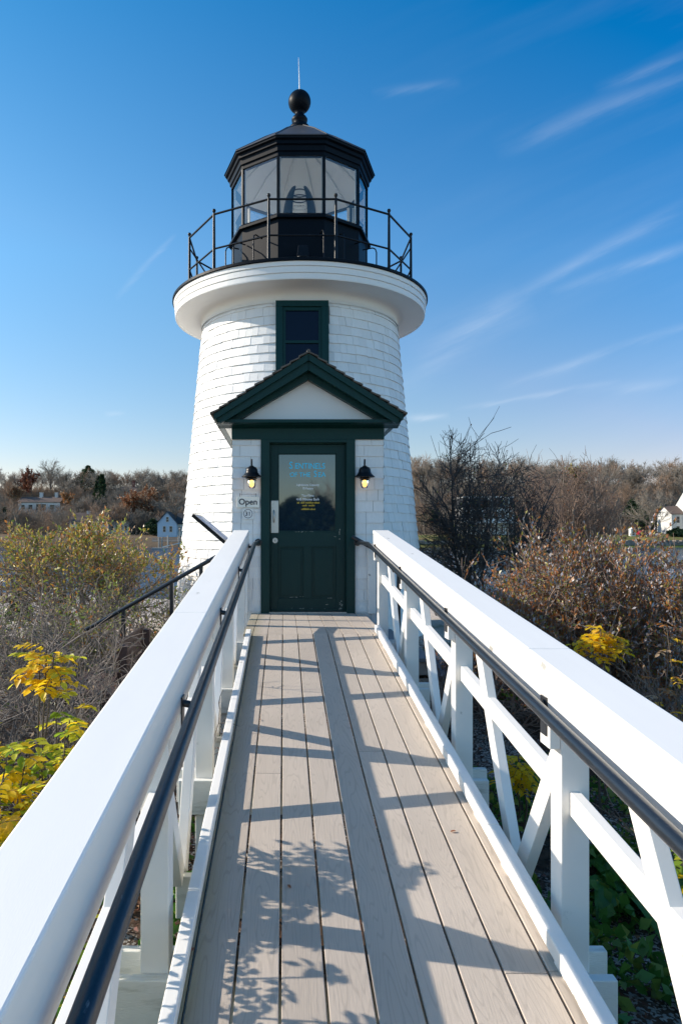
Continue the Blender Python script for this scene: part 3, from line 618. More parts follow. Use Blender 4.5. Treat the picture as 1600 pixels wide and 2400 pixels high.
# ------------------------------------------------------------------ wall lamps, signs
def wall_lamp(x, label):
    y = 8.05; T = thing('wall_lamp', (x, 8.19, .70), label, 'lamp', 'barn lamps either side of the door')
    a = MB(); a.tube([(x, 8.185, .70), (x, 8.13, .705), (x, 8.075, .755), (x, 8.06, .815), (x, y, .838), (x, y - .008, .825), (x, y, .76)], .0095, 8); a.lathe([(.001, .0), (.045, .0)], (x, 0), 4) if False else None
    a.tube([(x, 8.19, .70), (x, 8.178, .70)], .045, 16); a.build('arm', 'black', T)
    s = MB(); s.lathe([(.001, .768), (.022, .766), (.026, .758), (.050, .748), (.066, .725), (.070, .705), (.072, .690), (.085, .668), (.116, .640), (.117, .634), (.080, .655), (.060, .665)], (x, y), 28); s.build('shade', 'black', T)
    for zz, q in ((.622, .064), (.603, .056)):
        l = MB(); l.lathe([(.035, zz + .010), (q, zz), (q + .002, zz - .006), (.035, zz - .002)], (x, y), 24); l.build('louvre', 'black', T)
    for c in ((.04, 0), (-.04, 0), (0, -.04), (0, .04)): pass
    st = MB()
    for c in ((.04, .02), (-.04, .02), (0, -.045)): st.tube([(x + c[0], y + c[1], .66), (x + c[0], y + c[1], .600)], .004, 6)
    st.build('spacer', 'black', T)
    j = MB(); j.lathe([(.046, .605), (.047, .57), (.045, .535), (.036, .510), (.018, .498), (.001, .495)], (x, y), 24); j.build('jar', 'jar', T)
    b = MB(); b.lathe([(.016, .60), (.022, .585), (.026, .565), (.024, .538), (.012, .525), (.001, .522)], (x, y), 16); b.build('bulb', 'bulb', T)
wall_lamp(-.372, 'lit black barn lamp on the white shingles above the Open sign')
wall_lamp(.932, 'lit black barn lamp on the right of the door, no sign beneath it')

def open_sign():
    y = 8.172; T = thing('open_sign', (-.42, y, .287), 'cream hanging board reading Open, left of the green door', 'sign')
    b = MB(); b.box(-.552, -.288, y - .012, y, .287, .415); B = b.build('board', 'paper', T, bevel=.003)
    text_mesh("Open", .098, (-.420, y - .0135, .322), T, 'lettering', 'sign_text', sx=.98, bold=.016)
    for x in (-.515, -.325):
        h = MB(); h.tube([(x, y + .005, .45), (x, y - .014, .45), (x, y - .016, .44), (x, y - .006, .41)], .003, 6); h.build('hook', 'black', T)
    w = MB(); w.tube([(-.515, y - .015, .443), (-.325, y - .015, .443)], .0016, 5); w.build('wire', 'black', T)
open_sign()
def number_sign():
    y = 8.180; T = thing('number_sign', (-.42, y, .15), 'small white square sign with circled number 31 below the Open board', 'sign')
    b = MB(); b.box(-.486, -.356, y - .006, y, .150, .280); b.build('board', 'white_trim', T)
    r = MB(); c = (-.421, .215)
    n = 40; vs = []
    for q in (.047, .053):
        for k in range(n): vs.append((c[0] + q * math.cos(2 * math.pi * k / n), y - .0072, c[1] + q * math.sin(2 * math.pi * k / n)))
    r.add(vs, [(k, (k + 1) % n, n + (k + 1) % n, n + k) for k in range(n)]); r.build('circle', 'sign_text', T)
    text_mesh("31", .070, (-.421, y - .0075, .191), T, 'lettering', 'sign_text')
number_sign()

# ------------------------------------------------------------------ ramp
CX = .28
POSTS = [-3.95, -2.36, -.77, .82, 2.41, 3.90, 5.46, 7.06]
Y0, YL, YW = -4.5, 6.52, 8.165
def up_to(y): return ramp_z(y)
def build_ramp():
    rng = random.Random(7)
    T = thing('access_ramp', (CX, 2, -1.9), 'grey-brown plank ramp rising straight to the lighthouse door', 'ramp')
    d = MB(); pitch = .1405; xl = CX - .632 + .0
    edges = [-.0115 + pitch * k for k in range(-3, 8)]                 # board edges
    edges = [e for e in edges if -.46 < e < 1.02]
    th = .025
    for i, (a, b) in enumerate(zip(edges, edges[1:])):
        a_, b_ = a + .0042, b - .0042
        a_ = max(a_, -.345); b_ = min(b_, .905)
        if b_ - a_ < .02: continue
        cuts = [Y0] + {1: [1.2], 2: [3.6], 3: [2.77], 4: [-.5, 4.87], 5: [1.0], 6: [3.87], 7: [1.5], 8: [2.19]}.get(i, [2.2]) + [YL]
        for y0, y1 in zip(cuts, cuts[1:]):
            y0_, y1_ = y0 + .0012, y1 - .0012; r = rng.random()
            z0, z1 = ramp_z(y0_), ramp_z(y1_)
            d.hexa([(a_, y0_, z0 - th), (b_, y0_, z0 - th), (b_, y1_, z1 - th), (a_, y1_, z1 - th), (a_, y0_, z0), (b_, y0_, z0), (b_, y1_, z1), (a_, y1_, z1)], r)
    d.build('deck_boards', 'deck', T, bevel=.0025)
    l = MB(); zl = -.954
    for i, (a, b) in enumerate(zip(edges, edges[1:])):
        a_, b_ = max(a + .002, -.38), min(b - .002, .94)
        if b_ - a_ < .02: continue
        l.box(a_, b_, YL + .002, 7.625, zl - th, zl, rng.random()); l.box(a_, b_, 7.631, YW + .002, zl - th, zl, rng.random())
    l.build('landing_boards', 'deck', T, bevel=.0025)
    fr = MB()
    for x in (CX - .60, CX - .2, CX + .2, CX + .56):
        fr.hexa([(x, Y0, ramp_z(Y0) - .155), (x + .038, Y0, ramp_z(Y0) - .155), (x + .038, YL, ramp_z(YL) - .155), (x, YL, ramp_z(YL) - .155), (x, Y0, ramp_z(Y0) - .027), (x + .038, Y0, ramp_z(Y0) - .027), (x + .038, YL, ramp_z(YL) - .027), (x, YL, ramp_z(YL) - .027)])
        fr.box(x, x + .038, YL + .01, YW, -.954 - .16, -.954 - .027)
    fr.build('joists', 'white_weathered', T)
    # kerb strips along both edges, in lengths with small blocks
    for sgn, x0, x1 in ((-1, -.348, -.302), (1, .860, .912)):
        cuts = [Y0, -1.9, .55, 2.52, 4.55, 6.46] if sgn < 0 else [Y0, -1.7, .9, 2.95, 5.30, 6.62]
        for y0, y1 in zip(cuts, cuts[1:]):
            k = MB(); y0 += .002; y1 -= .002
            h0, h1 = .014, .062 + (0 if sgn < 0 else .012)
            za, zb = ramp_z(y0), ramp_z(min(y1, YL))
            k.hexa([(x0, y0, za + h0), (x1, y0, za + h0), (x1, y1, zb + h0), (x0, y1, zb + h0), (x0, y0, za + h1), (x1, y0, za + h1), (x1, y1, zb + h1), (x0, y1, zb + h1)])
            yy = y0 + .15
            while yy < y1 - .1:
                z = ramp_z(min(yy, YL)); k.box(x0 + .006, x1 - .006, yy, yy + .09, z + .0005, z + h0 + .004); yy += .55
            k.build('kerb_strip', 'white', T, bevel=.006)
    # cross beams: a pair clasping each post, one at every brace foot
    for i, y in enumerate(POSTS):
        for dy, ex in ((-.042, .865), (.100, .895)):
            b = MB(); yy = y + dy; z = (ramp_z(yy) if yy < YL else -.954) - .157
            b.box(CX - ex, CX + ex - .01, yy, yy + .040, z - .19, z); b.build('cross_beam', 'white_weathered', T, bevel=.004)
        if i:
            ym = POSTS[i - 1] + .098 + .475; z = ramp_z(ym) - .158; b = MB(); b.box(CX - .74, CX + .74, ym - .02, ym + .02, z - .18, z); b.build('cross_beam', 'white_weathered', T, bevel=.004)
    nk = MB()                                                          # bolt washers and stray leaves stay part of the ramp's look
    return T
RAMP = build_ramp()

def build_railing(sgn, label):
    X = lambda off: CX + sgn * off
    T = thing('ramp_railing', (X(.72), 2, -1.95), label, 'railing', 'white timber railings along the ramp')
    def run(mb, o0, o1, h_top, h_bot, y0, y1, r=.5):
        a, b = sorted((X(o0), X(o1)))
        f = lambda y, h: -h + .1 * y
        mb.hexa([(a, y0, f(y0, h_bot)), (b, y0, f(y0, h_bot)), (b, y1, f(y1, h_bot)), (a, y1, f(y1, h_bot)), (a, y0, f(y0, h_top)), (b, y0, f(y0, h_top)), (b, y1, f(y1, h_top)), (a, y1, f(y1, h_top))], r)
    YE = 7.19
    joints = [Y0, -.9, 2.62, YE] if sgn > 0 else [Y0, -.6, 3.25, YE]
    for y0, y1 in zip(joints, joints[1:]):
        c = MB(); run(c, .636, .798, .700, .736, y0 + .0008, y1 - .0008); c.build('cap_rail', 'white', T, bevel=.006)
    for y0, y1 in ((Y0, .83), (.832, 3.91), (3.912, YE - .005)):
        f = MB(); run(f, .640, .6775, .7365, .874, y0, y1); f.build('fascia_board', 'white', T, bevel=.003)
    for i, y in enumerate(POSTS):
        p = MB(); a, b = sorted((X(.678), X(.776))); zt = -.737 + .1 * y; zb = float(gz(X(.7), y)) - .05
        zb = max(zb, -2.1) if i > 3 else zb
        p.box(a, b, y, y + .098, zb, zt); P = p.build('post', 'white', T, bevel=.004)
        k = MB(); a, b = sorted((X(.6395), X(.6772))); zz = -.8745 + .1 * (y + .049); k.box(a, b, y + .004, y + .094, zz - .125, zz - .004); k.build('rail_block', 'white', T, bevel=.003)
        if i:
            yp = POSTS[i - 1] + .098
            m = MB(); run(m, .708, .746, 1.140, 1.222, yp + .001, y - .001); m.build('middle_rail', 'white', T, bevel=.003)
            ym = yp + .475
            for s2, yt, ht in ((1, ym + .70, .765), (-1, yp - .03, .995)):
                br = MB(); xx = X(.7245); f = lambda yy, h: -h + .1 * yy
                br.beam((xx + .003 * s2, yt, f(yt, ht)), (xx + .003 * s2, ym + s2 * .03, f(ym, 1.76)), .044, .088, up=(0, 1, 0) if False else (0, s2 * .6, .8)); br.build('brace', 'white', T, bevel=.003)
    # half post against the porch wall
    h = MB(); a, b = sorted((X(.70), X(.79))); h.box(a, b, 8.10, 8.178, -.95, -.12); h.build('wall_post', 'white', T, bevel=.004)
    hr = MB(); xo = .580; z = lambda y: -.830 + .1 * y
    ye = 7.10
    pts = [(X(xo), Y0, z(Y0)), (X(xo), 0, z(0)), (X(xo), 3.5, z(3.5)), (X(xo), ye - .06, z(ye - .06)), (X(xo), ye + .01, z(ye) - .001), (X(xo), ye + .08, z(ye)), (X(xo - .03 * 0), 8.172, z(ye))]
    hr.tube(pts, .0215, 18); H = hr.build('handrail', 'rail_black', T)
    fl = MB(); fl.tube([(X(xo), 8.176, z(ye)), (X(xo), 8.160, z(ye))], .042, 18); fl.build('wall_flange', 'rail_black', H)
    for y in POSTS:
        yb = y + .05
        if y > 7: yb = 7.02
        b = MB(); x0 = X(.6395); zz = z(yb) - .03
        a, c = sorted((x0, x0 - sgn * .006)); b.box(a, c, yb - .026, yb + .026, zz - .10, zz + .035)
        b.tube([(x0 - sgn * .004, yb, zz + .010), (X(.605), yb, zz + .004), (X(xo + .004), yb, zz + .002), (X(xo), yb, zz + .015)], .013, 8)
        b.build('bracket', 'rail_black', H)
    return T
build_railing(-1, 'white timber railing left of the ramp, its inner face and braces in shade')
build_railing(1, 'white timber railing right of the ramp with sunlit inner face and braces')

# ------------------------------------------------------------------ side steps with pipe rails
def build_steps(sgn, label):
    T = thing('side_steps', (CX + sgn * 1.1, 7.7, -1.72), label, 'steps', 'steps down from the landing')
    x = .655
    for k in range(3):
        z = -.954 - .178 * (k + 1); a, b = sorted((CX + sgn * (x + .29 * k), CX + sgn * (x + .29 * (k + 1) + .025)))
        t = MB(); t.box(a, b, 7.22, 8.14, z - .04, z); t.build('tread', 'stair_grey', T, bevel=.006)
        a, b = sorted((CX + sgn * x, CX + sgn * (x + .29 * (k + 1)))); s = MB(); z1 = z - .041
        s.box(a, b, 7.26, 7.285, z1 - (.138 if k < 2 else .30), z1); s.box(a, b, 8.085, 8.11, z1 - (.138 if k < 2 else .30), z1)
        q = CX + sgn * (x + .29 * (k + 1) - .02); c, e = sorted((q, q + sgn * .018)); s.box(c, e, 7.29, 8.08, z1 - (.138 if k < 2 else .30), z1 - .001)
        s.build('riser_panel', 'stair_beige', T)
    yr = 8.0 if sgn > 0 else 7.72
    r = MB()
    p0, p1 = (CX + sgn * (.62 if sgn > 0 else .90), -.12 if sgn > 0 else -.20), (CX + sgn * (2.0 if sgn > 0 else 2.38), -.88 if sgn > 0 else -1.035)
    r.tube([(p0[0] - sgn * .12, yr, p0[1] + .066), (p0[0], yr, p0[1]), (p1[0], yr, p1[1]), (p1[0] + sgn * .10, yr, p1[1] - .05)], .024, 14); H = r.build('pipe_rail', 'rail_black', T)
    for f in ((.20, .42, .78) if sgn < 0 else (.30, .85)):
        px, pz = p0[0] + (p1[0] - p0[0]) * f, p0[1] + (p1[1] - p0[1]) * f
        b = MB(); b.box(px - .02, px + .02, yr - .02, yr + .02, -1.8, pz); b.build('rail_post', 'rail_black', T)
build_steps(1, 'grey wooden steps with beige sides going down on the right of the landing')
build_steps(-1, 'grey wooden steps with sloping black pipe rail behind the left railing')

def info_panel():
    T = thing('exhibit_panel', (-1.0, 8.75, -1.72), 'tilted dark exhibit panel with blue print beside the tower', 'panel')
    # board slopes from upper left to lower right
    A, B = Vector((-1.145, 0, .195)), Vector((-.745, 0, -.145)); n = Vector((.34, 0, .40)).normalized()
    b = MB(); y0, y1 = 8.60, 9.50
    def q(p, y, o): v = p + n * o; return (v.x, y, v.z)
    b.hexa([q(A, y0, 0), q(B, y0, 0), q(B, y1, 0), q(A, y1, 0), q(A, y0, .042), q(B, y0, .042), q(B, y1, .042), q(A, y1, .042)]); b.build('panel_frame', 'black', T, bevel=.003)
    p = MB(); m = (B - A) * .05
    p.add([q(A + m, y0 + .03, .0435), q(B - m, y0 + .03, .0435), q(B - m, y1 - .03, .0435), q(A + m, y1 - .03, .0435)], [(0, 1, 2, 3)]); p.build('panel_print', 'panel_board', T)
    for y in (8.68, 9.40):
        l = MB(); l.tube([(-.745, y, -.15), (-.62, y, -.26), (-.60, y, -.4), (-.60, y, -1.76)], .016, 8); l.build('leg', 'black', T)
info_panel()

# ------------------------------------------------------------------ plants
def np_mesh(name, V, F, mats, mi=None, parent=None, org=(0, 0, 0)):
    """V: (n,3) array, F: (m,4) array of quads"""
    if parent is not None: org = ORG[parent.name]
    me = bpy.data.meshes.new(name); V = np.asarray(V, np.float32) - np.asarray(org, np.float32); F = np.asarray(F, np.int32)
    me.vertices.add(len(V)); me.vertices.foreach_set('co', V.ravel())
    me.loops.add(F.size); me.loops.foreach_set('vertex_index', F.ravel())
    me.polygons.add(len(F)); me.polygons.foreach_set('loop_start', np.arange(0, F.size, 4, dtype=np.int32)); me.polygons.foreach_set('loop_total', np.full(len(F), 4, np.int32))
    for m in mats: me.materials.append(M[m])
    if mi is not None: me.polygons.foreach_set('material_index', np.asarray(mi, np.int32))
    me.update(calc_edges=True); me.validate()
    o = bpy.data.objects.new(name, me); col.objects.link(o); ORG[o.name] = tuple(org)
    if parent is not None: o.parent = parent
    else: o.location = org
    return o
def grow(seed, base, spec, bound=None):
    """branching skeleton. base: list of (p, d, L, r); spec: per level dict(n, seg, wander, up, angle, ratio, rr, t0). Returns segments and tips"""
    rng = np.random.default_rng(seed); S0, S1, A, B, LV, TP, TD = [], [], [], [], [], [], []
    todo = [(np.array(p, float), np.array(d, float) / np.linalg.norm(d), L, r, 0) for p, d, L, r in base]
    nl = len(spec)
    while todo:
        p, d, L, r, lv = todo.pop(); s = spec[lv]; n = s['seg']; pts = [p]; ds = [d]; rs = [r]
        rend = r * s.get('taper', .45); lim = 1 + (rng.normal(0, bound[2]) if bound else 0)
        for i in range(n):
            d = d + rng.normal(0, s['wander'], 3); d[2] += s['up']; d /= np.linalg.norm(d); p = p + d * (L / n)
            if bound and np.sqrt((((p - bound[0]) / bound[1]) ** 2).sum()) > (lim if p[2] > bound[0][2] - bound[1][2] * .5 else lim + .3): break
            pts.append(p); ds.append(d); rs.append(r + (rend - r) * (i + 1) / n)
            S0.append(pts[-2]); S1.append(p); A.append(rs[-2]); B.append(rs[-1]); LV.append(lv)
        n = len(pts) - 1
        if n == 0: continue
        if lv == nl - 1: TP.append(p); TD.append(d); continue
        nx = s['n']; k = rng.poisson(nx) if nx > 3 else nx; k = max(2, k)
        for j in range(k):
            t = s['t0'] + (1 - s['t0']) * (j + rng.random()) / k if j < k - 1 else 1.0
            f = t * n; i = min(int(f), n - 1); q = pts[i] + (pts[i + 1] - pts[i]) * (f - i); dd = ds[i + 1]
            ax = rng.normal(0, 1, 3); ax -= dd * ax.dot(dd); ax /= np.linalg.norm(ax) + 1e-9
            an = math.radians(s['angle']) * rng.uniform(.55, 1.3) * (1 if j < k - 1 else .35)
            nd = dd * math.cos(an) + ax * math.sin(an)
            todo.append((q, nd, L * s['ratio'] * rng.uniform(.7, 1.25) * (1.15 - .45 * t), max(rs[i] * s['rr'], s.get('rmin', 0)), lv + 1))
    return tuple(map(np.array, (S0, S1, A, B, LV, TP, TD)))
def tubes_np(P0, P1, A, B, k=3):
    d = P1 - P0; d /= np.linalg.norm(d, axis=1, keepdims=True) + 1e-9
    ref = np.where(np.abs(d[:, 2:3]) > .9, np.array([[1., 0, 0]]), np.array([[0, 0, 1.]])); u = np.cross(d, ref); u /= np.linalg.norm(u, axis=1, keepdims=True); w = np.cross(d, u)
    n = len(P0); V = np.zeros((n, 2 * k, 3))
    for i in range(k):
        a = 2 * math.pi * i / k; c = u * math.cos(a) + w * math.sin(a); V[:, i] = P0 + c * A[:, None]; V[:, k + i] = P1 + c * B[:, None]
    F = np.array([[i, (i + 1) % k, k + (i + 1) % k, k + i] for i in range(k)])[None] + (np.arange(n) * 2 * k)[:, None, None]
    return V.reshape(-1, 3), F.reshape(-1, 4)
def leaves_np(rng, P, D, size, wid=.45, jit=.6, curl=.15):
    n = len(P); D = D + rng.normal(0, jit, (n, 3)); D /= np.linalg.norm(D, axis=1, keepdims=True); u = np.cross(D, rng.normal(0, 1, (n, 3))); u /= np.linalg.norm(u, axis=1, keepdims=True); w = np.cross(D, u)
    s = (np.asarray(size) * rng.uniform(.6, 1.3, n))[:, None]
    V = np.stack([P, P + D * s * .5 + u * s * wid / 2 + w * s * curl, P + D * s, P + D * s * .5 - u * s * wid / 2 + w * s * curl], 1)
    return V.reshape(-1, 3), np.arange(4 * n).reshape(n, 4)
def along(rng, S, n, lvmin):
    """random points on the finer twigs"""
    P0, P1, A, B, LV = S[:5]; idx = np.where(LV >= lvmin)[0]; i = rng.choice(idx, n); t = rng.random((n, 1)); d = P1[i] - P0[i]; return P0[i] + d * t, d / (np.linalg.norm(d, axis=1, keepdims=True) + 1e-9)
def shrub(name, label, cat, loc, S, stem_mat, twig_mat, split, leaves=None, group=None, kstem=5, seed=0):
    T = thing(name, loc, label, cat, group); P0, P1, A, B, LV = S[:5]
    m = LV < split
    V, F = tubes_np(P0[m], P1[m], A[m], B[m], kstem); V2, F2 = tubes_np(P0[~m], P1[~m], A[~m], B[~m], 3)
    if 'tree' in name: np_mesh('trunk', V, F, [stem_mat], parent=T); np_mesh('crown', V2, F2, [twig_mat], parent=T)
    else: np_mesh('branches', np.vstack([V, V2]), np.vstack([F, F2 + len(V)]), [stem_mat, twig_mat], [0] * len(F) + [1] * len(F2), parent=T)
    if leaves:
        rng = np.random.default_rng(seed + 99); n, size, mats, lvmin, wt, filt = leaves; lift = .9 if name == 'berry_bush' else .2
        P, D = along(rng, S, n, lvmin)
        if filt is not None: k = filt(P, rng); P, D = P[k], D[k]
        V, F = leaves_np(rng, P, D + np.array([0, 0, lift]), size); np_mesh('foliage', V, F, mats, rng.choice(len(mats), len(F), p=wt), parent=T)
    return T
def stems(rng, c, n, spread, lean, L, r, lmin=.8, lmax=1.2):
    out = []
    for i in range(n):
        a = 2 * math.pi * (i + rng.random() * .8) / n; q = rng.random() ** .5 * spread
        le = lean * rng.uniform(.4, 1.2); z = c[2]
        out.append(((c[0] + q * math.cos(a), c[1] + q * math.sin(a), z), (math.cos(a) * le, math.sin(a) * le, 1), L * rng.uniform(lmin, lmax), r * rng.uniform(.7, 1.2)))
    return out

def near_plants():
    # --- left: broad shrub on bare grey limbs, leaves gathered at its dome
    c = (-3.05, 10.9, -1.80); rng = np.random.default_rng(3)
    S = grow(3, stems(rng, c, 12, .28, .95, 1.42, .030), [dict(n=6, seg=5, wander=.14, up=.03, angle=42, ratio=.62, rr=.62, t0=.22, taper=.6), dict(n=8, seg=4, wander=.22, up=.03, angle=56, ratio=.66, rr=.6, t0=.15, taper=.5), dict(n=6, seg=3, wander=.22, up=.07, angle=45, ratio=.55, rr=.6, t0=.3, taper=.5, rmin=.0035), dict(n=5, seg=2, wander=.2, up=.1, angle=45, ratio=.6, rr=.7, t0=.2, taper=.6, rmin=.003)], bound=(np.array((-3.05, 10.9, -.72)), np.array((1.62, 1.5, 1.16)), .10))
    filt = lambda P, g: (g.random(len(P)) < np.clip((P[:, 2] + 1.15) / 1.0, .06, 1) ** 1.4)
    shrub('leafy_shrub', 'broad rounded shrub with orange and olive leaves left of the lighthouse', 'shrub', c, S, 'twig_grey', 'twig_grey', 2, (25000, .064, ['leaf_olive', 'leaf_orange', 'leaf_green', 'leaf_yellow', 'leaf_tan'], 2, [.28, .18, .20, .17, .17], filt), seed=3)
    # --- left: tangles of grey twigs nearer the ramp
    for i, (x, y, h, sd, lab) in enumerate([(-1.50, 5.3, 1.0, 11, 'grey tangle of bare lichen-covered twigs against the left railing'), (-2.35, 5.2, 1.1, 12, 'grey bare twiggy shrub behind the tall yellow rose stem'), (-2.0, 7.6, 1.0, 13, 'bare grey shrub under the sloping black pipe rail'), (-3.35, 6.7, 1.05, 15, 'low bare grey shrub at the left edge below the broad leafy shrub'), (-1.15, 4.6, .75, 16, 'low dark tangle of bare twigs close beside the left railing'), (-1.95, 9.3, 1.15, 17, 'low shrub with some green leaves between the pipe rail and the tower'), (-2.75, 8.4, .95, 18, 'grey shrub with a few green leaves in front of the broad leafy shrub')]):
        c = (x, y, float(gz(x, y)) - .03); rng = np.random.default_rng(sd)
        S = grow(sd, stems(rng, c, 24, .45, .95, h * .76, .012), [dict(n=6, seg=4, wander=.22, up=-.01, angle=50, ratio=.62, rr=.65, t0=.2, taper=.6), dict(n=8, seg=4, wander=.28, up=-.02, angle=55, ratio=.62, rr=.62, t0=.12, taper=.5, rmin=.0036), dict(n=7, seg=3, wander=.3, up=-.02, angle=55, ratio=.6, rr=.6, t0=.1, taper=.6, rmin=.0024)])
        lv = (500, .035, ['leaf_green', 'leaf_olive', 'leaf_rust'], 2, [.5, .3, .2], None) if i in (2, 3) else (2600, .05, ['leaf_green', 'leaf_olive', 'leaf_orange'], 2, [.5, .35, .15], None) if i > 4 else (160, .03, ['leaf_tan', 'leaf_rust', 'leaf_olive'], 2, [.4, .4, .2], None)
        shrub('bare_shrub', lab, 'shrub', c, S, 'twig_grey', 'twig_grey', 1, lv, 'bare twiggy shrubs left of the ramp', seed=sd)
    # --- right: dark bare tree-like shrub behind the bush, a second beyond it
    c = (3.75, 13.2, -1.85); rng = np.random.default_rng(21)
    S = grow(21, stems(rng, c, 10, .25, .55, 3.1, .034, .7, 1.1), [dict(n=10, seg=7, wander=.12, up=.05, angle=46, ratio=.52, rr=.55, t0=.30, taper=.4), dict(n=7, seg=4, wander=.2, up=.04, angle=48, ratio=.58, rr=.6, t0=.12, taper=.5, rmin=.006), dict(n=7, seg=3, wander=.2, up=.05, angle=48, ratio=.56, rr=.6, t0=.1, taper=.55, rmin=.0048), dict(n=5, seg=2, wander=.2, up=.05, angle=45, ratio=.6, rr=.8, t0=.1, taper=.7, rmin=.0040)], bound=(np.array((3.74, 13.2, .10)), np.array((1.36, 1.4, 2.0)), .13))
    shrub('bare_tree', 'dark many-stemmed bare tree right of the tower, in front of the mansard house', 'tree', c, S, 'twig_dark', 'twig_dark', 1, (700, .05, ['leaf_rust', 'leaf_olive'], 3, [.7, .3], None), seed=21)
    c = (7.1, 17.5, -2.1); rng = np.random.default_rng(22)
    S = grow(22, stems(rng, c, 11, .3, .34, 4.1, .04, .65, 1.1), [dict(n=12, seg=7, wander=.10, up=.05, angle=44, ratio=.48, rr=.55, t0=.15, taper=.5), dict(n=8, seg=4, wander=.16, up=.05, angle=44, ratio=.56, rr=.55, t0=.2, taper=.5), dict(n=7, seg=3, wander=.2, up=.05, angle=46, ratio=.58, rr=.6, t0=.15, taper=.5, rmin=.005), dict(n=4, seg=2, wander=.2, up=.05, angle=45, ratio=.6, rr=.7, t0=.1, taper=.6, rmin=.0042)], bound=(np.array((7.0, 17.5, .10)), np.array((1.35, 1.3, 2.30)), .12))
    shrub('bare_tree', 'brown bare tree rising behind the right-hand orange-leaved bush', 'tree', c, S, 'bark', 'twig_brown', 1, (500, .06, ['leaf_rust', 'leaf_tan'], 3, [.5, .5], None), seed=22)
    # --- right: dense bush of twigs, rusty leaves and pale berries
    for i, (x, y, h, n, sd, lab) in enumerate([(2.50, 6.75, 1.75, 14, 31, 'dense bush with rusty orange leaves just right of the right railing'), (3.42, 6.65, 1.85, 15, 32, 'dense twiggy bush with sparse rusty leaves and grey berries by the right edge'), (2.95, 7.0, 1.85, 14, 33, 'rusty bush between the orange-leaved bush by the rail and the grey-berried one')]):
        c = (x, y, float(gz(x, y)) - .03); rng = np.random.default_rng(sd)
        S = grow(sd, stems(rng, c, n + 9, .66, .60, h * .66, .014, .7, 1.2), [dict(n=6, seg=5, wander=.14, up=.04, angle=40, ratio=.60, rr=.6, t0=.25, taper=.6), dict(n=8, seg=4, wander=.2, up=.05, angle=46, ratio=.58, rr=.6, t0=.15, taper=.5), dict(n=7, seg=3, wander=.24, up=.05, angle=48, ratio=.56, rr=.6, t0=.1, taper=.6, rmin=.003), dict(n=3, seg=2, wander=.2, up=.08, angle=45, ratio=.6, rr=.8, t0=.1, taper=.7, rmin=.0026)], bound=(np.array(((2.47, 3.36, 2.92)[i], y, -.86)), np.array((.74, .95, 1.07)), .15))
        wt = [.26, .27, .16, .13, .18] if i == 0 else [.24, .20, .14, .14, .28]
        shrub('berry_bush', lab, 'bush', c, S, 'twig_brown', 'twig_brown' if i else 'twig_grey', 2, (27000 if i == 0 else 26000, .037, ['leaf_rust', 'leaf_orange', 'leaf_olive', 'leaf_tan', 'pale_berry'], 2, wt, None), 'rusty bushes on the right of the ramp', seed=sd)
    for i, (x, y, h, sd, lab) in enumerate([(2.7, 5.35, 1.0, 41, 'brown bare thicket below the berry bushes on the right'), (3.45, 4.7, 1.0, 42, 'tangle of brown stems at the right edge behind the ramp rail'), (1.75, 6.2, .7, 43, 'small dark bare shrub in the shade of the right railing'), (2.45, 3.6, .8, 44, 'brown twiggy stems beneath the right railing at the right edge'), (2.0, 7.6, .7, 45, 'dark low shrub beside the right-hand grey steps')]):
        c = (x, y, float(gz(x, y)) - .03); rng = np.random.default_rng(sd)
        S = grow(sd, stems(rng, c, 16, .36, .75, h * .66, .010), [dict(n=6, seg=4, wander=.2, up=.0, angle=45, ratio=.62, rr=.65, t0=.2, taper=.6), dict(n=6, seg=4, wander=.25, up=.0, angle=50, ratio=.6, rr=.62, t0=.15, taper=.5, rmin=.0032), dict(n=5, seg=3, wander=.28, up=.0, angle=50, ratio=.6, rr=.6, t0=.1, taper=.6, rmin=.0024)])
        shrub('bare_shrub', lab, 'shrub', c, S, 'twig_brown', 'twig_brown', 1, (260, .035, ['leaf_tan', 'leaf_rust', 'leaf_orange'], 2, [.4, .4, .2], None), 'brown thickets right of the ramp', seed=sd)
near_plants()

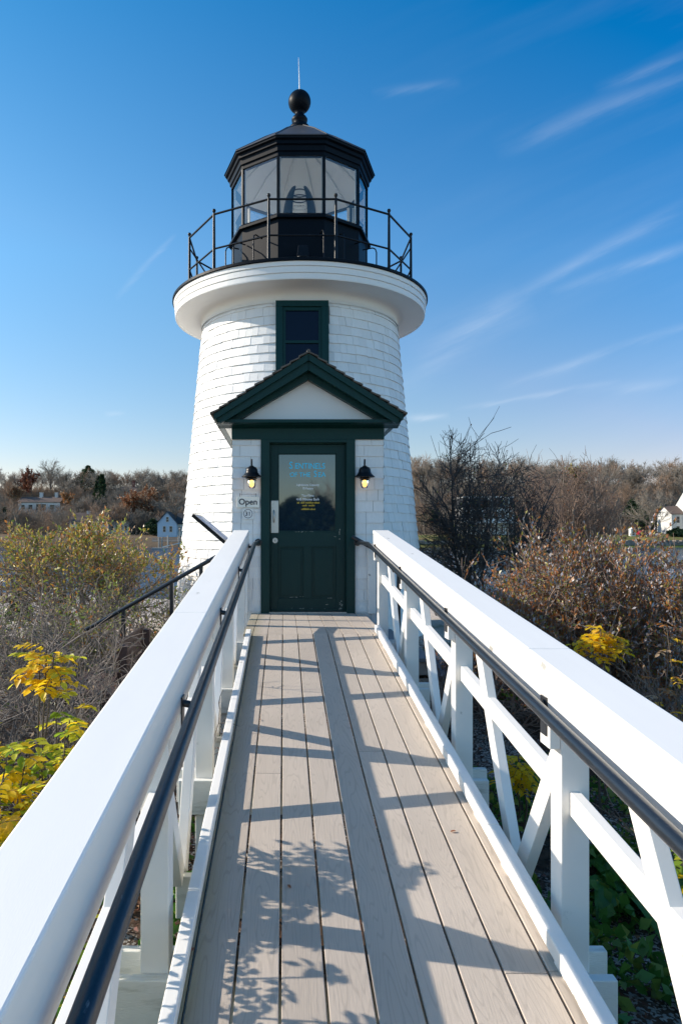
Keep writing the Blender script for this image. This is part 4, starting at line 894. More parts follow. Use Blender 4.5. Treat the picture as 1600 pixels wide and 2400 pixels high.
def rose(label, base, stems_, mats, wt, seed, nleaf=16, size=.042, group='yellow-leaved rose stems'):
    """rose canes with pinnate leaves: leaflets in pairs along a curved stalk"""
    rng = np.random.default_rng(seed); T = thing('rose_plant', base, label, 'plant', group)
    V, F, MI, SEG = [], [], [], []; nv = 0
    for tip, lo in stems_:
        st = MB()
        b = np.array(base, float) + np.array([rng.uniform(-.05, .05), rng.uniform(-.05, .05), 0]); tip = np.array(tip, float)
        pts = [b + (tip - b) * t + np.array([math.sin(t * 5 + seed) * .03, math.cos(t * 4) * .03, 0]) * math.sin(t * math.pi) for t in np.linspace(0, 1, 9)]
        st.tube(pts, [.008 - .005 * t for t in np.linspace(0, 1, 9)], 6)
        L = np.linalg.norm(tip - b)
        for k in range(nleaf):
            t = lo + (1 - lo) * (k / max(1, nleaf - 1)) ** .8; p = b + (tip - b) * t; p = p + np.array([math.sin(t * 5 + seed) * .03, math.cos(t * 4) * .03, 0]) * math.sin(t * math.pi)
            a = k * 2.4 + rng.uniform(-.4, .4); d = np.array([math.cos(a), math.sin(a), rng.uniform(.0, .7)]); d /= np.linalg.norm(d)
            q = p.copy(); spine = [q.copy()]
            for _ in range(5): d[2] -= .16; d /= np.linalg.norm(d); q = q + d * size * .50; spine.append(q.copy())
            SEG += list(zip(spine[:-1], spine[1:]))
            mi = rng.choice(len(mats), p=wt)
            for j in range(1, 6):
                sd_ = np.cross(d, [0, 0, 1.]); sd_ /= np.linalg.norm(sd_) + 1e-9
                for sg in ((-1, 1) if j < 5 else (0,)):
                    ld = (sd_ * sg + d * .45 + rng.normal(0, .16, 3)) if sg else d + rng.normal(0, .1, 3); ld /= np.linalg.norm(ld)
                    s = size * rng.uniform(.8, 1.2); w = np.cross(ld, [0, 0, 1.]) + rng.normal(0, .25, 3); w -= ld * w.dot(ld); w /= np.linalg.norm(w) + 1e-9; up = np.cross(w, ld)
                    o = spine[j]; A_, B_, C_, D_ = o, o + ld * s * .30, o + ld * s * .68, o + ld * s - up * s * .12
                    h = s * .27
                    V += [A_, B_ + w * h + up * s * .06, C_ + w * h * .85 + up * s * .05, D_, B_ - w * h + up * s * .06, C_ - w * h * .85 + up * s * .05]
                    F += [[nv, nv + 1, nv + 2, nv + 3], [nv, nv + 3, nv + 5, nv + 4]]; nv += 6
                    m2 = mi if rng.random() < .75 else rng.choice(len(mats), p=wt); MI += [m2, m2]
        st.build('stem', 'rose_stem', T)
    sg = np.array(SEG); V2, F2 = tubes_np(sg[:, 0], sg[:, 1], np.full(len(sg), .0014), np.full(len(sg), .0012), 3)
    np_mesh('foliage', np.vstack([np.array(V), V2]), np.vstack([np.array(F), F2 + len(V)]), list(mats) + ['rose_stem'], MI + [len(mats)] * len(F2), parent=T)
    return T
RM = ['rose_yellow', 'rose_gold', 'rose_lime', 'rose_green']
def P3(px, py, d): return ((px - 652) / 1600 * d, d, (1222 - py) / 1600 * d)
rose('tall single rose stem with a golden head of leaves left of the ramp', (-.98, 2.95, -1.98), [(P3(108, 1490, 3.0), .87), (P3(92, 1512, 3.05), .91), (P3(124, 1510, 2.95), .92)], RM, [.55, .25, .18, .02], 1, 10, .046)
rose('yellow-green rose bush pressed against the left railing cap', (-.86, 2.75, -1.98), [(P3(178, 1632, 2.85), .45), (P3(150, 1690, 2.75), .45), (P3(205, 1672, 2.9), .6), (P3(128, 1610, 3.0), .5), (P3(95, 1735, 2.7), .55), (P3(160, 1655, 2.8), .5), (P3(190, 1700, 2.72), .55)], RM, [.38, .06, .36, .20], 2, 12, .046)
rose('low rose with green and yellow leaves at the left edge', (-1.22, 2.55, -1.98), [(P3(20, 1720, 2.6), .55), (P3(-30, 1690, 2.6), .5), (P3(60, 1745, 2.65), .6), (P3(10, 1790, 2.5), .7), (P3(40, 1700, 2.7), .6), (P3(75, 1700, 2.75), .65)], RM, [.34, .08, .32, .26], 3, 11, .046)
rose('rose stems crowding the left railing near the bottom, mostly hidden by its cap', (-.72, 2.0, -1.98), [((-.78, 2.35, -.86), .4), ((-.66, 2.15, -.90), .4), ((-.88, 2.10, -.82), .4), ((-.74, 2.55, -.92), .5)], RM, [.3, .1, .3, .3], 4, 10, .046)
rose('golden rose head above the right railing cap', (2.05, 4.45, -1.85), [(P3(1378, 1444, 4.55), .87), (P3(1358, 1468, 4.5), .89), (P3(1394, 1458, 4.6), .90)], RM, [.75, .25, .0, .0], 5, 13, .050)
rose('small yellow rose seen under the middle rail on the right', (1.42, 4.15, -1.85), [(P3(1190, 1735, 4.1), .66), (P3(1182, 1760, 4.1), .72)], RM, [.8, .18, .02, 0], 6, 14, .044)
rose('sparse rose with withered orange leaves at the right edge', (2.6, 4.35, -1.9), [(P3(1530, 1440, 4.4), .6), (P3(1500, 1560, 4.3), .6), (P3(1558, 1600, 4.2), .6)], ['rose_gold', 'leaf_orange', 'leaf_tan'], [.35, .35, .3], 7, 7, .036)
rose('bright green and yellow rose behind the right handrail', (1.62, 2.75, -1.95), [(P3(1572, 1945, 2.75), .7), (P3(1590, 1990, 2.7), .6)], RM, [.2, 0, .35, .45], 8, 9, .042)

def ground_cover():
    rng = np.random.default_rng(5); n = 9000
    x = np.where(rng.random(n) < .5, rng.uniform(-2.6, -.35, n), rng.uniform(.9, 3.2, n)); y = rng.uniform(1.2, 7.0, n); k = np.sin(x * 3.1) + np.cos(y * 2.3 + x) > -.1; x, y = x[k], y[k]; a = 4200; x = np.concatenate([x, rng.uniform(1.02, 2.3, a), rng.uniform(-1.1, -.3, 1500)]); y = np.concatenate([y, 1.7 + 3.2 * rng.random(a) ** 1.2, rng.uniform(1.5, 4.5, 1500)]); k = np.sin(x * 7 + 1) * np.cos(y * 5) > -.25; x, y = x[k], y[k]
    P = np.stack([x, y, gz(x, y) + rng.uniform(.0, .14, len(x))], 1); D = np.tile([0, 0, .5], (len(x), 1)); V, F = leaves_np(rng, P, D, np.where(y < 4, .075, .05), .6, .8)
    tag(np_mesh('ground_cover', V, F, ['cover_green', 'leaf_green'], rng.choice(2, len(F), p=[.75, .25])), 'low green ground cover under and beside the ramp', 'ground cover', kind='stuff')
    n = 12000; x = np.where(rng.random(n) < .55, rng.uniform(-3.6, -.35, n), rng.uniform(.9, 4.2, n)); y = rng.uniform(1.0, 8.5, n)
    P = np.stack([x, y, gz(x, y) + rng.uniform(.004, .03, n)], 1); D = rng.normal(0, 1, (n, 3)) * [1, 1, .12]; sz = np.where(rng.random(n) < .45, .016, .036); V, F = leaves_np(rng, P, D, sz, .5, .15, .25)
    tag(np_mesh('leaf_litter', V, F, ['litter_red', 'litter_tan', 'pale_berry'], np.where(sz < .02, 2, rng.choice(2, len(F), p=[.6, .4]))), 'fallen red and tan leaves with shell bits on the ground', 'leaf litter', kind='stuff')
ground_cover()
def broad_leaf_plant():
    rng = np.random.default_rng(9); T = thing('broad_leaf_plant', (1.82, 3.6, -1.92), 'big dark green leaves in the shade under the right railing', 'plant')
    V, F = [], []
    for k in range(9):
        a = rng.uniform(0, 6.28); d = np.array([math.cos(a), math.sin(a), .9]); o = np.array([1.82, 3.6, -1.92]) + np.array([math.cos(a), math.sin(a), 0]) * .06; s = rng.uniform(.24, .36); sd_ = np.array([-math.sin(a), math.cos(a), 0])
        n0 = len(V); L = 6
        for i in range(L + 1):
            t = i / L; c = o + np.array([math.cos(a), math.sin(a), 0]) * s * t + np.array([0, 0, 1]) * s * (1.3 * t - 1.2 * t * t); w = s * .30 * math.sin(math.pi * (.06 + .94 * t) ** .8)
            V += [c - sd_ * w + [0, 0, w * .3], c, c + sd_ * w + [0, 0, w * .3]]
        for i in range(L):
            b = n0 + 3 * i; F += [[b, b + 1, b + 4, b + 3], [b + 1, b + 2, b + 5, b + 4]]
    np_mesh('foliage', np.array(V), np.array(F), ['cover_green'], parent=T)
broad_leaf_plant()
def small_conifer(x, y, h, label, seed):
    rng = np.random.default_rng(seed); c = (x, y, float(gz(x, y))); T = thing('small_conifer', c, label, 'conifer', 'small conifers by the left shore'); n = 1500
    t = rng.random(n) ** .8; q = (1 - t) * .34 * h * np.sqrt(rng.uniform(.2, 1, n)); a = rng.uniform(0, 6.28, n)
    P = np.stack([x + q * np.cos(a), y + q * np.sin(a), c[2] + .05 + t * h * .95], 1); D = np.stack([np.cos(a), np.sin(a), np.full(n, 1.2)], 1)
    V, F = leaves_np(rng, P, D, .13 * h, .35, .3); np_mesh('foliage', V, F, ['conifer', 'ever'], rng.choice(2, n), parent=T)
    s = MB(); s.tube([(x, y, c[2] - .05), (x, y, c[2] + h * .8)], [.03, .008], 6); s.build('trunk', 'bark', T)
small_conifer(-4.85, 12.8, .75, 'tiny bright green conifer nearest the brown shore fence', 1)
small_conifer(-4.0, 12.6, .62, 'small yellow-green conifer under the broad leafy shrub', 2)
def grass_clump():
    rng = np.random.default_rng(6); x, y = -4.30, 9.6; c = np.array((x, y, float(gz(x, y)))); T = thing('ornamental_grass', tuple(c), 'feathery beige ornamental grass at the left edge', 'grass clump'); V, F = [], []
    for k in range(380):
        a = rng.uniform(0, 6.28); le = rng.uniform(.1, .55); h = rng.uniform(.8, 1.45); n0 = len(V); sd_ = np.array([-math.sin(a), math.cos(a), 0])
        for i in range(6):
            t = i / 5; p = c + np.array([math.cos(a), math.sin(a), 0]) * (.08 + le * t * t * .9) + np.array([0, 0, h * (t - .18 * t * t)]); w = .004 * (1 - t * .8) + (.012 * math.sin(math.pi * min(1, max(0, (t - .6) / .4))) if k % 2 else 0); V += [p - sd_ * w, p + sd_ * w]
        F += [[n0 + 2 * i, n0 + 2 * i + 1, n0 + 2 * i + 3, n0 + 2 * i + 2] for i in range(5)]
    np_mesh('blades', np.array(V), np.array(F), ['plume'], parent=T)
grass_clump()

def shore_fence():
    y = 19.0; T = thing('shore_fence', (-6.7, y, -2.3), 'red-brown wooden fence by the water at the left edge', 'fence'); g = -2.32
    for x in (-8.6, -7.15, -5.85): p = MB(); p.box(x, x + .10, y, y + .10, g - .1, g + 1.22); p.build('post', 'fence_brown', T)
    for z in (1.08, .40, .16): r = MB(); r.box(-8.6, -5.75, y - .03, y + .004, g + z, g + z + .07); r.build('rail', 'fence_brown', T)
    b = MB(); x = -8.45
    while x < -5.85: b.box(x, x + .045, y + .01, y + .05, g + .45, g + 1.08); x += .145
    b.build('balusters', 'fence_brown', T)
shore_fence()
def bench():
    T = thing('wooden_bench', (-1.6, 6.5, -1.72), 'brown wooden bench half hidden in the grey twigs behind the left railing', 'bench'); x0, x1, y0, y1, g = -1.95, -1.42, 6.0, 7.0, -1.86
    for x, y, h in ((x0, y0, .48), (x0, y1, .48), (x1, y0, .88), (x1, y1, .88)): l = MB(); l.box(x, x + .07, y, y + .07, g, g + h); l.build('leg', 'bench', T)
    s = MB()
    for k in range(4): s.box(x0 - .02 + k * .135, x0 + .10 + k * .135, y0 - .03, y1 + .10, g + .44, g + .47)
    s.build('seat', 'bench', T, bevel=.006)
    b = MB()
    for z in (.55, .68, .81): b.box(x1 - .025, x1 - .002, y0 - .03, y1 + .10, g + z, g + z + .10)
    b.build('backrest', 'bench', T, bevel=.02)
bench()

# ------------------------------------------------------------------ far shore: trees
def far_tree_mesh(seed, H, kind):
    rng = np.random.default_rng(seed)
    lean = rng.normal(0, .05, 2); multi = 1 if kind != 'multi' else 3
    base = [((rng.normal(0, .25) * (multi > 1), rng.normal(0, .25) * (multi > 1), -.3), (lean[0] + rng.normal(0, .15) * (multi > 1), lean[1], 1), H * .62, H * .016 / math.sqrt(multi)) for _ in range(multi)]
    S = grow(seed, base, [dict(n=15 if multi == 1 else 8, seg=7, wander=.05, up=.03, angle=42, ratio=.62, rr=.55, t0=.30, taper=.35), dict(n=7, seg=4, wander=.10, up=.06, angle=38, ratio=.55, rr=.6, t0=.25, taper=.4, rmin=H * .0034), dict(n=6, seg=3, wander=.14, up=.06, angle=38, ratio=.56, rr=.6, t0=.2, taper=.5, rmin=H * .0026), dict(n=4, seg=2, wander=.15, up=.07, angle=38, ratio=.62, rr=.7, t0=.1, taper=.6, rmin=H * .0019)])
    return S, rng
def far_trees():
    rng = np.random.default_rng(77)
    protos = []
    for i in range(6):
        S, g = far_tree_mesh(200 + i, 12.0, 'multi' if i == 4 else 'one'); V, F = tubes_np(*S[:4], 3); P0 = S[4]
        mi = (np.repeat(S[4], 3) >= 2).astype(int)
        protos.append(np_mesh('bare_tree', V, F, ['wood_far2', 'wood_far'] if i % 2 else ['bark', 'wood_far2'], mi))
    used = [0] * 6
    LAB = 'bare brown tree of the wood on the far shore'; GRP = 'bare trees on the far shore'
    def put(x, y, h, k=None, label=LAB, group=GRP):
        k = int(rng.integers(0, 6)) if k is None else k; o = protos[k]
        if used[k]: o = o.copy(); col.objects.link(o)
        used[k] += 1; s = h / 12.0; o.location = (x, y, float(gz(x, y))); o.scale = (s * rng.uniform(1.05, 1.4), s * rng.uniform(1.05, 1.4), s); o.rotation_euler = (0, 0, rng.uniform(0, 6.28)); return tag(o, label, 'tree', group)
    # left wood
    for row, (y, n, h0, h1) in enumerate(((181, 20, 6, 9), (189, 20, 7, 9.5), (199, 20, 7, 9.8), (210, 20, 7, 10.5), (221, 24, 7.5, 10.5), (234, 28, 7, 9.5))):
        for i in range(n):
            px = -40 + 500 * (i + rng.random()) / n; yy = y + rng.uniform(-4, 4); x = (px - 652) / 1600 * yy
            if 25 < px < 150 and 190 < yy < 216: continue
            put(x, yy, rng.uniform(h0, h1))
    # right wood
    for row, (y, n, h0, h1) in enumerate(((184, 12, 7, 10), (194, 22, 8, 10.5), (204, 24, 8, 11), (214, 26, 8.5, 11.5), (224, 28, 9, 12), (236, 30, 9, 12))):
        for i in range(n):
            px = 925 + 690 * (i + rng.random()) / n; yy = y + rng.uniform(-4, 4); x = (px - 652) / 1600 * yy
            if yy < 196 and (1040 < px < 1215 or px > 1455): continue
            put(x, yy, rng.uniform(h0, h1) * (1 + .10 * (px < 1000)))
    def at(px, y): return (px - 652) / 1600 * y
    put(at(45, 178), 178, 11, 1, 'tall pale-barked bare tree standing at the far shore, far left', None)
    put(at(118, 221), 221, 13, 0, 'wide-crowned bare tree rising above the wood behind the long white house', None)
    put(at(1494, 172.5), 172.5, 12.0, 4, 'big spreading bare tree on the lawn beside the white house at the right edge', None)
    put(at(402, 182), 182, 13, 2, 'tall bare tree leaning behind the blue-grey cottage', None)
    # leaf-bearing trees
    def leafy(px, y, h, w, mats, wt, label, n=2600, sd=0, low=.25):
        x = at(px, y); c = (x, y, float(gz(x, y))); T = thing('autumn_tree', c, label, 'tree'); g = np.random.default_rng(sd)
        S, _ = far_tree_mesh(300 + sd, h, 'one'); V, F = tubes_np(S[0] + c, S[1] + c, S[2], S[3], 3); np_mesh('trunk', V, F, ['bark'], parent=T)
        P, D = along(g, S, n, 2); V, F = leaves_np(g, P * [w, w, 1] + c, D, .55, .6, 1.0); np_mesh('crown', V, F, mats, g.choice(len(mats), n, p=wt), parent=T)
    leafy(75, 216, 10.5, 1.0, ['brownred', 'rust'], [.75, .25], 'maroon-leaved tree above the long white house on the hill', 2600, 1)
    leafy(312, 188, 12.0, 1.45, ['rust', 'leaf_tan'], [.75, .25], 'rust-orange oak beside the blue-grey cottage', 5200, 2)
    leafy(348, 194, 11.5, 1.3, ['rust', 'leaf_tan'], [.5, .5], 'paler tan-leaved oak just behind the rust-orange oak', 2200, 3)
    leafy(158, 206, 6.5, 1.0, ['leaf_orange', 'leaf_tan'], [.6, .4], 'small golden-leaved tree right of the long white house', 1200, 4)
    leafy(30, 210, 7, 1.0, ['rust', 'leaf_tan'], [.4, .6], 'small russet tree at the left end of the long white house', 1200, 5)
    leafy(1330, 215, 11, 1.2, ['rust', 'leaf_olive'], [.4, .6], 'olive-brown leafed tree in the wood above the flagpole', 1600, 6)
    def evergreen(px, y, h, w, label, sd, round_=False):
        x = at(px, y); c = np.array((x, y, float(gz(x, y)))); T = thing('evergreen_tree', tuple(c), label, 'tree'); g = np.random.default_rng(sd); n = 3000
        t = g.random(n) ** .75; prof = np.sin(np.pi * np.clip(t * .92 + .08, 0, 1)) if round_ else (1 - t) ** .8
        q = prof * w * np.sqrt(g.uniform(.12, 1, n)) * (1 + .25 * np.sin(t * 40)); a = g.uniform(0, 6.28, n)
        P = np.stack([q * np.cos(a), q * np.sin(a), .08 * h + t * h * .92], 1) + c; D = np.stack([np.cos(a), np.sin(a), np.full(n, -.1)], 1)
        V, F = leaves_np(g, P, D, .55, .45, .5); np_mesh('crown', V, F, ['ever', 'conifer'], g.choice(2, n, p=[.85, .15]), parent=T)
        s = MB(); s.tube([tuple(c + [0, 0, -.3]), tuple(c + [0, 0, h * .9])], [h * .02, .03], 6); s.build('trunk', 'bark', T)
    evergreen(203, 226, 9.5, 3.2, 'dark green pine at the skyline of the left wood', 1, True)
    evergreen(235, 208, 10.5, 1.9, 'narrow dark evergreen in the middle of the left wood', 2)
    evergreen(226, 211, 9, 1.6, 'slim blue-green evergreen just left of the narrow dark one', 12)
    evergreen(10, 190, 6.0, 2.2, 'dark evergreen at the left edge of the far shore', 3, True)
    evergreen(1296, 190, 15, 2.2, 'tall spire-shaped evergreen beside the flagpole', 4)
    evergreen(1262, 184, 6.5, 2.6, 'round dark evergreen between the mansard house and the flagpole', 5, True)
    evergreen(1490, 190, 6.0, 2.8, 'dark evergreen clump behind the red car', 6, True)
    evergreen(1452, 194, 7.0, 2.4, 'dark evergreen behind the small white shed', 7, True)
    evergreen(985, 190, 5.5, 2.4, 'dark round evergreen at the far shore beside the tower', 8, True)
    evergreen(352, 176, 4.0, 1.7, 'green garden bush left of the blue-grey cottage', 9, True)
    evergreen(1552, 173, 1.9, 1.7, 'clipped round green shrub before the white house at the right edge', 10, True)
    evergreen(1572, 172.5, 1.7, 1.6, 'second clipped shrub beside the first before the white house', 11, True)
    # trees behind the viewer, seen mirrored in the door glass
    for i in range(30):
        x = rng.uniform(-24, 26); y = rng.uniform(-58, -26); put(x, y, rng.uniform(4.5, 7.5), None, 'bare tree beyond the foot of the ramp, mirrored in the door glass', 'trees mirrored in the door glass')
    for i in range(14):
        x = -4.5 + 11.5 * (i + rng.random()) / 14; y = rng.uniform(-33, -24); c = np.array((x, y, float(gz(x, y)))); h = rng.uniform(2.8, 4.4); T = thing('evergreen_tree', tuple(c), 'dark evergreen beyond the foot of the ramp, mirrored in the door glass', 'tree', 'evergreens mirrored in the door glass'); g = np.random.default_rng(500 + i); n = 1600
        t = g.random(n) ** .8; q = np.sin(np.pi * np.clip(t * .9 + .1, 0, 1)) * 1.5 * np.sqrt(g.uniform(.12, 1, n)); a = g.uniform(0, 6.28, n)
        P = np.stack([q * np.cos(a), q * np.sin(a), t * h], 1) + c; D = np.stack([np.cos(a), np.sin(a), np.full(n, .3)], 1); V, F = leaves_np(g, P, D, .5, .5, .5); np_mesh('crown', V, F, ['ever'], parent=T)
        b = MB(); b.tube([tuple(c + [0, 0, -.3]), tuple(c + [0, 0, h * .8])], [.12, .03], 6); b.build('trunk', 'bark', T)
    # understory of the wood: brush nobody could count
    n = 60000; g = np.random.default_rng(8); yy = g.uniform(183, 244, n); side = g.random(n) < .45; px = np.where(side, g.uniform(-60, 470, n), g.uniform(920, 1640, n)); x = (px - 652) / 1600 * yy
    k = ~((yy < 196) & (((px > 1045) & (px < 1210)) | (px > 1460) | ((px > 330) & (px < 440)))); x, yy = x[k], yy[k]; n = len(x)
    P0 = np.stack([x, yy, gz(x, yy) - .1], 1); P1 = P0 + np.stack([g.normal(0, .5, n), g.normal(0, .5, n), g.uniform(.8, 3.2, n)], 1); V, F = tubes_np(P0, P1, np.full(n, .045), np.full(n, .02), 3)
    tag(np_mesh('woodland_brush', V, F, ['wood_far', 'wood_far2'], g.choice(2, len(F))), 'brown brush filling the floor of the far woods', 'brush', kind='stuff')
far_trees()

# ------------------------------------------------------------------ far shore: houses and small things
def house(name, label, px0, px1, y, zb, h, roof_h, depth, wall, roof, wins, gable_front=False, chim=(), eave=.3, cat='house'):
    x0, x1 = (px0 - 652) / 1600 * y, (px1 - 652) / 1600 * y; T = thing(name, ((x0 + x1) / 2, y + depth / 2, zb), label, cat)
    w = MB(); w.box(x0, x1, y, y + depth, zb - 2.0, zb + h)
    xm = (x0 + x1) / 2; ym = y + depth / 2
    if gable_front: w.prism([(x0, zb + h), (x1, zb + h), (xm, zb + h + roof_h)], 'y', y + .001, y + depth - .001)
    else: w.prism([(y, zb + h), (y + depth, zb + h), (ym, zb + h + roof_h)], 'x', x0 + .001, x1 - .001)
    w.build('wall', wall, T)
    r = MB(); t = .18
    if gable_front:
        for s in (-1, 1):
            xe = xm + s * ((x1 - x0) / 2 + eave); ze = zb + h - eave * roof_h / ((x1 - x0) / 2)
            r.prism([(xm, zb + h + roof_h + .02), (xm, zb + h + roof_h + .02 + t), (xe, ze + t), (xe, ze + .02)], 'y', y - eave, y + depth + eave)
    else:
        for s in (-1, 1):
            ye = ym + s * (depth / 2 + eave); ze = zb + h - eave * roof_h / (depth / 2)
            r.prism([(ym, zb + h + roof_h + .02), (ym, zb + h + roof_h + .02 + t), (ye, ze + t), (ye, ze + .02)], 'x', x0 - eave, x1 + eave)
    Rf = r.build('roof', roof, T)
    for c in chim:
        k = MB(); cx = x0 + (x1 - x0) * c[0]; k.box(cx - .45, cx + .45, ym - .4, ym + .4, zb + h, zb + h + roof_h + c[1]); k.box(cx - .52, cx + .52, ym - .47, ym + .47, zb + h + roof_h + c[1], zb + h + roof_h + c[1] + .15); k.build('chimney', c[2], Rf)
    for fx, fz, ww, wh in wins:
        cx = x0 + (x1 - x0) * fx; cz = zb + fz; f = MB()
        for a in ((cx - ww / 2 - .12, cx - ww / 2, cz - .1, cz + wh + .12), (cx + ww / 2, cx + ww / 2 + .12, cz - .1, cz + wh + .12), (cx - ww / 2, cx + ww / 2, cz + wh, cz + wh + .12), (cx - ww / 2, cx + ww / 2, cz - .1, cz), (cx - ww / 2, cx + ww / 2, cz + wh / 2 - .03, cz + wh / 2 + .03)): f.box(a[0], a[1], y - .07, y + .02, a[2], a[3])
        W = f.build('window', 'house_white', T); p = MB(); p.box(cx - ww / 2, cx + ww / 2, y - .03, y + .01, cz, cz + wh); p.build('pane', 'pane_far', W)
    return T
house('cottage', 'small blue-grey gabled cottage with white-trimmed windows at the left shore', 362, 406, 172, -.75, 3.0, 2.7, 7, 'house_blue', 'house_roof', [(.36, .8, .65, 1.35), (.70, .8, .65, 1.35), (.52, 3.3, .6, 1.15)], True)
house('cottage_wing', 'pale cottage wing with dark roof between the blue cottage and the tower', 406.5, 440, 174, -.7, 2.9, 2.4, 6, 'house_cream', 'house_roof', [(.2, .8, .5, 1.2), (.42, .8, .5, 1.2), (.64, .8, .5, 1.2)], False, cat='house')
house('boathouse', 'grey gabled boathouse behind the blue-grey cottage', 352, 374, 182, -.3, 3.0, 2.0, 6, 'house_cream', 'house_roof', [], True)
house('long_house', 'long low white house with grey roof behind the broad leafy shrub', 160, 250, 180, -.7, 3.0, 2.6, 7, 'house_white', 'house_roof_brown', [(.1, .8, .7, 1.2), (.26, .8, .7, 1.2), (.42, .8, .7, 1.2), (.6, .8, .7, 1.2), (.8, .8, .7, 1.2)], False, ((.4, .5, 'house_white'),))
house('long_house', 'pale house with dark roof and square windows left of the rust-orange oak', 252, 296, 181, -.6, 3.6, 2.2, 7, 'house_white', 'house_roof', [(.15, 1.0, .6, 1.2), (.38, 1.0, .6, 1.2), (.62, 1.0, .6, 1.2), (.85, 1.0, .6, 1.2)], False)
hz = float(gz((85 - 652) / 1600 * 205, 206))
house('hill_house', 'long white house with two white chimneys on the left hillside', 42, 138, 205, hz + .2, 2.7, 1.5, 8, 'house_white', 'house_roof_brown', [(.12, .6, 1.0, 1.3), (.3, .6, 1.2, 1.3), (.5, .3, 1.6, 1.8), (.62, .3, 1.2, 1.8), (.82, .6, 1.4, 1.3)], False, ((.45, 1.4, 'house_white'), (.82, 1.4, 'house_white')))
house('wood_house', 'grey-roofed house with brick chimney deep in the left wood', 278, 330, 212, float(gz(-46, 212)) + .5, 3.0, 2.2, 7, 'house_cream', 'house_roof_brown', [(.3, .8, .8, 1.2)], False, ((.45, 1.8, 'brick'),))
house('gable_house', 'pale grey gabled house above the blue-grey cottage beside the tower', 398, 428, 190, .8, 4.6, 2.0, 7, 'house_cream', 'house_roof', [(.5, 2.6, .7, 1.2)], True)

def mansard():
    y = 178.0; x0, x1 = (1062 - 652) / 1600 * y, (1180 - 652) / 1600 * y; zb = -1.3; T = thing('mansard_house', ((x0 + x1) / 2, y + 5, zb), 'large white house with dark mansard roof behind the dark bare tree', 'house')
    w = MB(); w.box(x0, x1, y, y + 10, zb - 2, zb + 7.6); w.build('wall', 'house_white', T)
    r = MB(); z0, z1 = zb + 7.6, zb + 10.1; e = .4
    r.hexa([(x0 - e, y - e, z0), (x1 + e, y - e, z0), (x1 + e, y + 10 + e, z0), (x0 - e, y + 10 + e, z0), (x0 + .3, y + .3, z1), (x1 - .3, y + .3, z1), (x1 - .3, y + 9.7, z1), (x0 + .3, y + 9.7, z1)]); Rf = r.build('roof', 'house_roof', T)
    c = MB(); c.box(x0 + .1, x1 - .1, y + .1, y + 9.9, z1, z1 + .3); c.build('roof_cornice', 'house_white', T)
    for fx in (.15, .5, .84):
        d = MB(); cx = x0 + (x1 - x0) * fx; d.box(cx - .75, cx + .75, y - .35, y + .8, z0 + .2, z0 + 2.2); d.prism([(cx - .9, z0 + 2.2), (cx + .9, z0 + 2.2), (cx, z0 + 2.7)], 'y', y - .45, y + .8); D = d.build('dormer', 'house_white', T); p = MB(); p.box(cx - .45, cx + .45, y - .38, y - .3, z0 + .5, z0 + 2.0); p.build('pane', 'pane_far', D)
    for fz in (1.2, 4.6):
        for fx in (.08, .22, .36, .5, .64, .78, .92):
            cx = x0 + (x1 - x0) * fx; f = MB(); f.box(cx - .62, cx - .45, y - .06, y + .02, zb + fz - .1, zb + fz + 2.1); f.box(cx + .45, cx + .62, y - .06, y + .02, zb + fz - .1, zb + fz + 2.1); f.box(cx - .45, cx + .45, y - .06, y + .02, zb + fz + 1.95, zb + fz + 2.1); W = f.build('window', 'house_white', T)
            p = MB(); p.box(cx - .45, cx + .45, y - .03, y + .01, zb + fz, zb + fz + 1.95); p.build('pane', 'pane_far', W)
    po = MB(); po.box(x0 + .5, x1 + 1.6, y - 2.2, y - .08, zb + 3.5, zb + 3.75); Pp = po.build('porch_roof', 'house_white', T)
    for fx in np.linspace(0, 1, 7): q = MB(); cx = x0 + .7 + (x1 + .8 - x0) * fx * .98; q.box(cx - .1, cx + .1, y - 2.15, y - 1.95, zb - .6, zb + 3.5); q.build('porch_column', 'house_white', Pp)
mansard()
house('white_house', 'tall white gabled house cut off by the right edge', 1592, 1690, 176, -1.0, 7.4, 4.2, 9, 'house_white', 'house_roof', [(.16, 1.2, .8, 1.8), (.16, 4.6, .8, 1.8), (.3, 1.2, .8, 1.8), (.3, 4.6, .8, 1.8)], False)
house('white_wing', 'lower white house with brown roof beside the tall white gabled house', 1541, 1590, 180, -.9, 5.6, 2.0, 7, 'house_white', 'house_roof_brown', [(.3, 3.3, .8, 1.6), (.62, 3.3, .8, 1.6), (.3, .8, .8, 1.6), (.75, .8, 1.2, 1.6)], False)
house('garden_shed', 'small white shed with dark window on the right lawn', 1448, 1459, 174, -.95, 1.5, .5, 1.2, 'house_white', 'house_white', [(.5, .2, .6, .9)], True, eave=.05, cat='shed')
def flagpole():
    y = 172; x = (1297 - 652) / 1600 * y; z = float(gz(x, y)); T = thing('flagpole', (x, y, z), 'white flagpole on the right lawn', 'flagpole'); p = MB(); p.tube([(x, y, z - .2), (x, y, z + 7.2)], [.09, .05], 8); p.build('pole', 'house_white', T); b = MB(); b.lathe([(.001, z + 7.36), (.09, z + 7.28), (.001, z + 7.19)], (x, y), 8); b.build('ball', 'house_white', T)
flagpole()
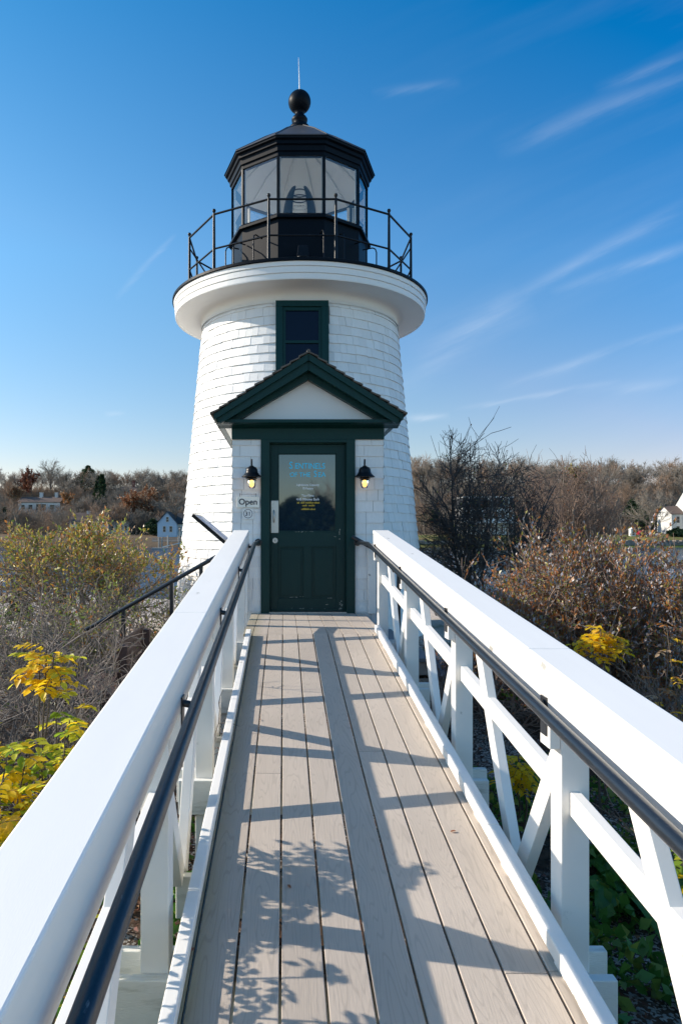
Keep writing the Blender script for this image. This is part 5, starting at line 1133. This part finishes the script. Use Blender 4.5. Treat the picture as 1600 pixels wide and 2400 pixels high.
def red_car():
    y = 175; x = (1479 - 652) / 1600 * y; z = float(gz(x, y)); T = thing('parked_car', (x, y, z), 'small red car parked on the right lawn by the white house', 'car')
    b = MB(); b.prism([(x - 1.25, z + .25), (x + 1.25, z + .25), (x + 1.25, z + .72), (x + .85, z + .80), (x + .55, z + 1.25), (x - .65, z + 1.28), (x - 1.0, z + .85), (x - 1.25, z + .75)], 'y', y, y + 1.6); b.build('body', 'car_red', T, bevel=.05)
    w = MB(); w.prism([(x - .85, z + .85), (x + .72, z + .85), (x + .48, z + 1.19), (x - .6, z + 1.2)], 'y', y - .012, y + 1.612); w.build('side_window', 'pane_far', T)
    for cx in (-.78, .78):
        for yy in (y + .02, y + 1.4): t = MB(); t.tube([(x + cx, yy - .04, z + .28), (x + cx, yy + .18, z + .28)], .29, 16); t.build('wheel', 'tyre', T)
red_car()
def seawall():
    rng = random.Random(12)
    for label, p0, p1, yf in (('low stone seawall along the right shore beside the tower', 930, 1150, 165.5), ('rough stone seawall at the right edge of the far shore', 1400, 1640, 165.0)):
        x = (p0 - 652) / 1600 * yf; xe = (p1 - 652) / 1600 * yf; m = MB()
        while x < xe:
            z = -3.8; 
            while z < -2.35:
                w = rng.uniform(.5, 1.3); h = rng.uniform(.3, .6); dy = rng.uniform(-.15, .15); m.hexa([(x + rng.uniform(-.1, .1) + a * w, yf + dy + b * 1.4 + rng.uniform(-.08, .08), z + c * h) for a, b, c in ((0, 0, 0), (1, 0, 0), (1, 1, 0), (0, 1, 0), (0, 0, 1), (1, 0, 1), (1, 1, 1), (0, 1, 1))]); z += h * .95
            x += rng.uniform(.45, .9)
        tag(m.build('stone_seawall', 'stone'), label, 'wall', 'stone walls along the far shore')
seawall()
def dock():
    y = 150.0; f = lambda px: (px - 652) / 1600 * y; T = thing('dock', (f(395), y, -3.6), 'grey timber dock with pilings and a sloping gangway left of the tower', 'dock')
    d = MB(); d.box(f(345), f(440), y + 2, y + 4.2, -2.05, -1.85); d.build('walkway', 'dock', T)
    for px in (362, 369, 384, 408, 416, 428): p = MB(); x = f(px); p.tube([(x, y + (1.8 if px != 384 else 1.2), -4.6), (x, y + (1.8 if px != 384 else 1.2), -.75 if px in (384, 408) else -1.15)], .17, 8); p.build('piling', 'dock', T)
    for z in (-1.35, -1.6): r = MB(); r.box(f(345), f(440), y + 2.0, y + 2.08, z - .05, z + .05); r.build('rail', 'dock', T)
    g = MB(); g.beam((f(375), y - .5, -3.2), (f(424), y - .3, -2.15), 1.2, .18); g.build('gangway', 'house_white', T)
    fl = MB(); fl.box(f(355), f(398), y - 3, y - .8, -3.6, -3.35); fl.build('float', 'dock', T)
    lp = MB(); lp.tube([(f(408), y + 3.6, -1.9), (f(408), y + 3.6, .55)], .07, 8); lp.lathe([(.001, .95), (.2, .9), (.24, .6), (.08, .55)], (f(408), y + 3.6), 8); lp.build('lamp_post', 'dock', T)
dock()

def dry_leaves():
    rng = np.random.default_rng(15)
    for i, (px, py, d, sz, lab) in enumerate([(447, 2225, 2.30, .055, 'brown dry leaf curled against the left kerb strip near the bottom'), (596, 1655, 4.35, .03, 'tiny orange leaf on the second plank from the left'), (668, 2060, 2.62, .028, 'small dark dry leaf on the middle planks'), (1033, 1918, 3.02, .03, 'small brown leaf on the right-hand planks'), (1030, 1715, 3.95, .026, 'small leaf wedged under the right kerb strip')]):
        x = (px - 652) / 1600 * d; z = ramp_z(d) + .004; m = MB(); a = rng.uniform(0, 6); c, s_ = math.cos(a), math.sin(a)
        pts = [(0, 0, 0), (.3, .22, .10), (.7, .20, .14), (1, 0, .06), (.7, -.22, .16), (.3, -.2, .12), (.5, 0, .02)]
        m.add([(x + (u * c - v * s_) * sz, d + (u * s_ + v * c) * sz, z + w * sz) for u, v, w in pts], [(0, 6, 1), (1, 6, 2), (2, 6, 3), (3, 6, 4), (4, 6, 5), (5, 6, 0)])
        tag(m.build('dry_leaf', 'leaf_rust'), lab, 'leaf', 'dry leaves on the ramp')
dry_leaves()
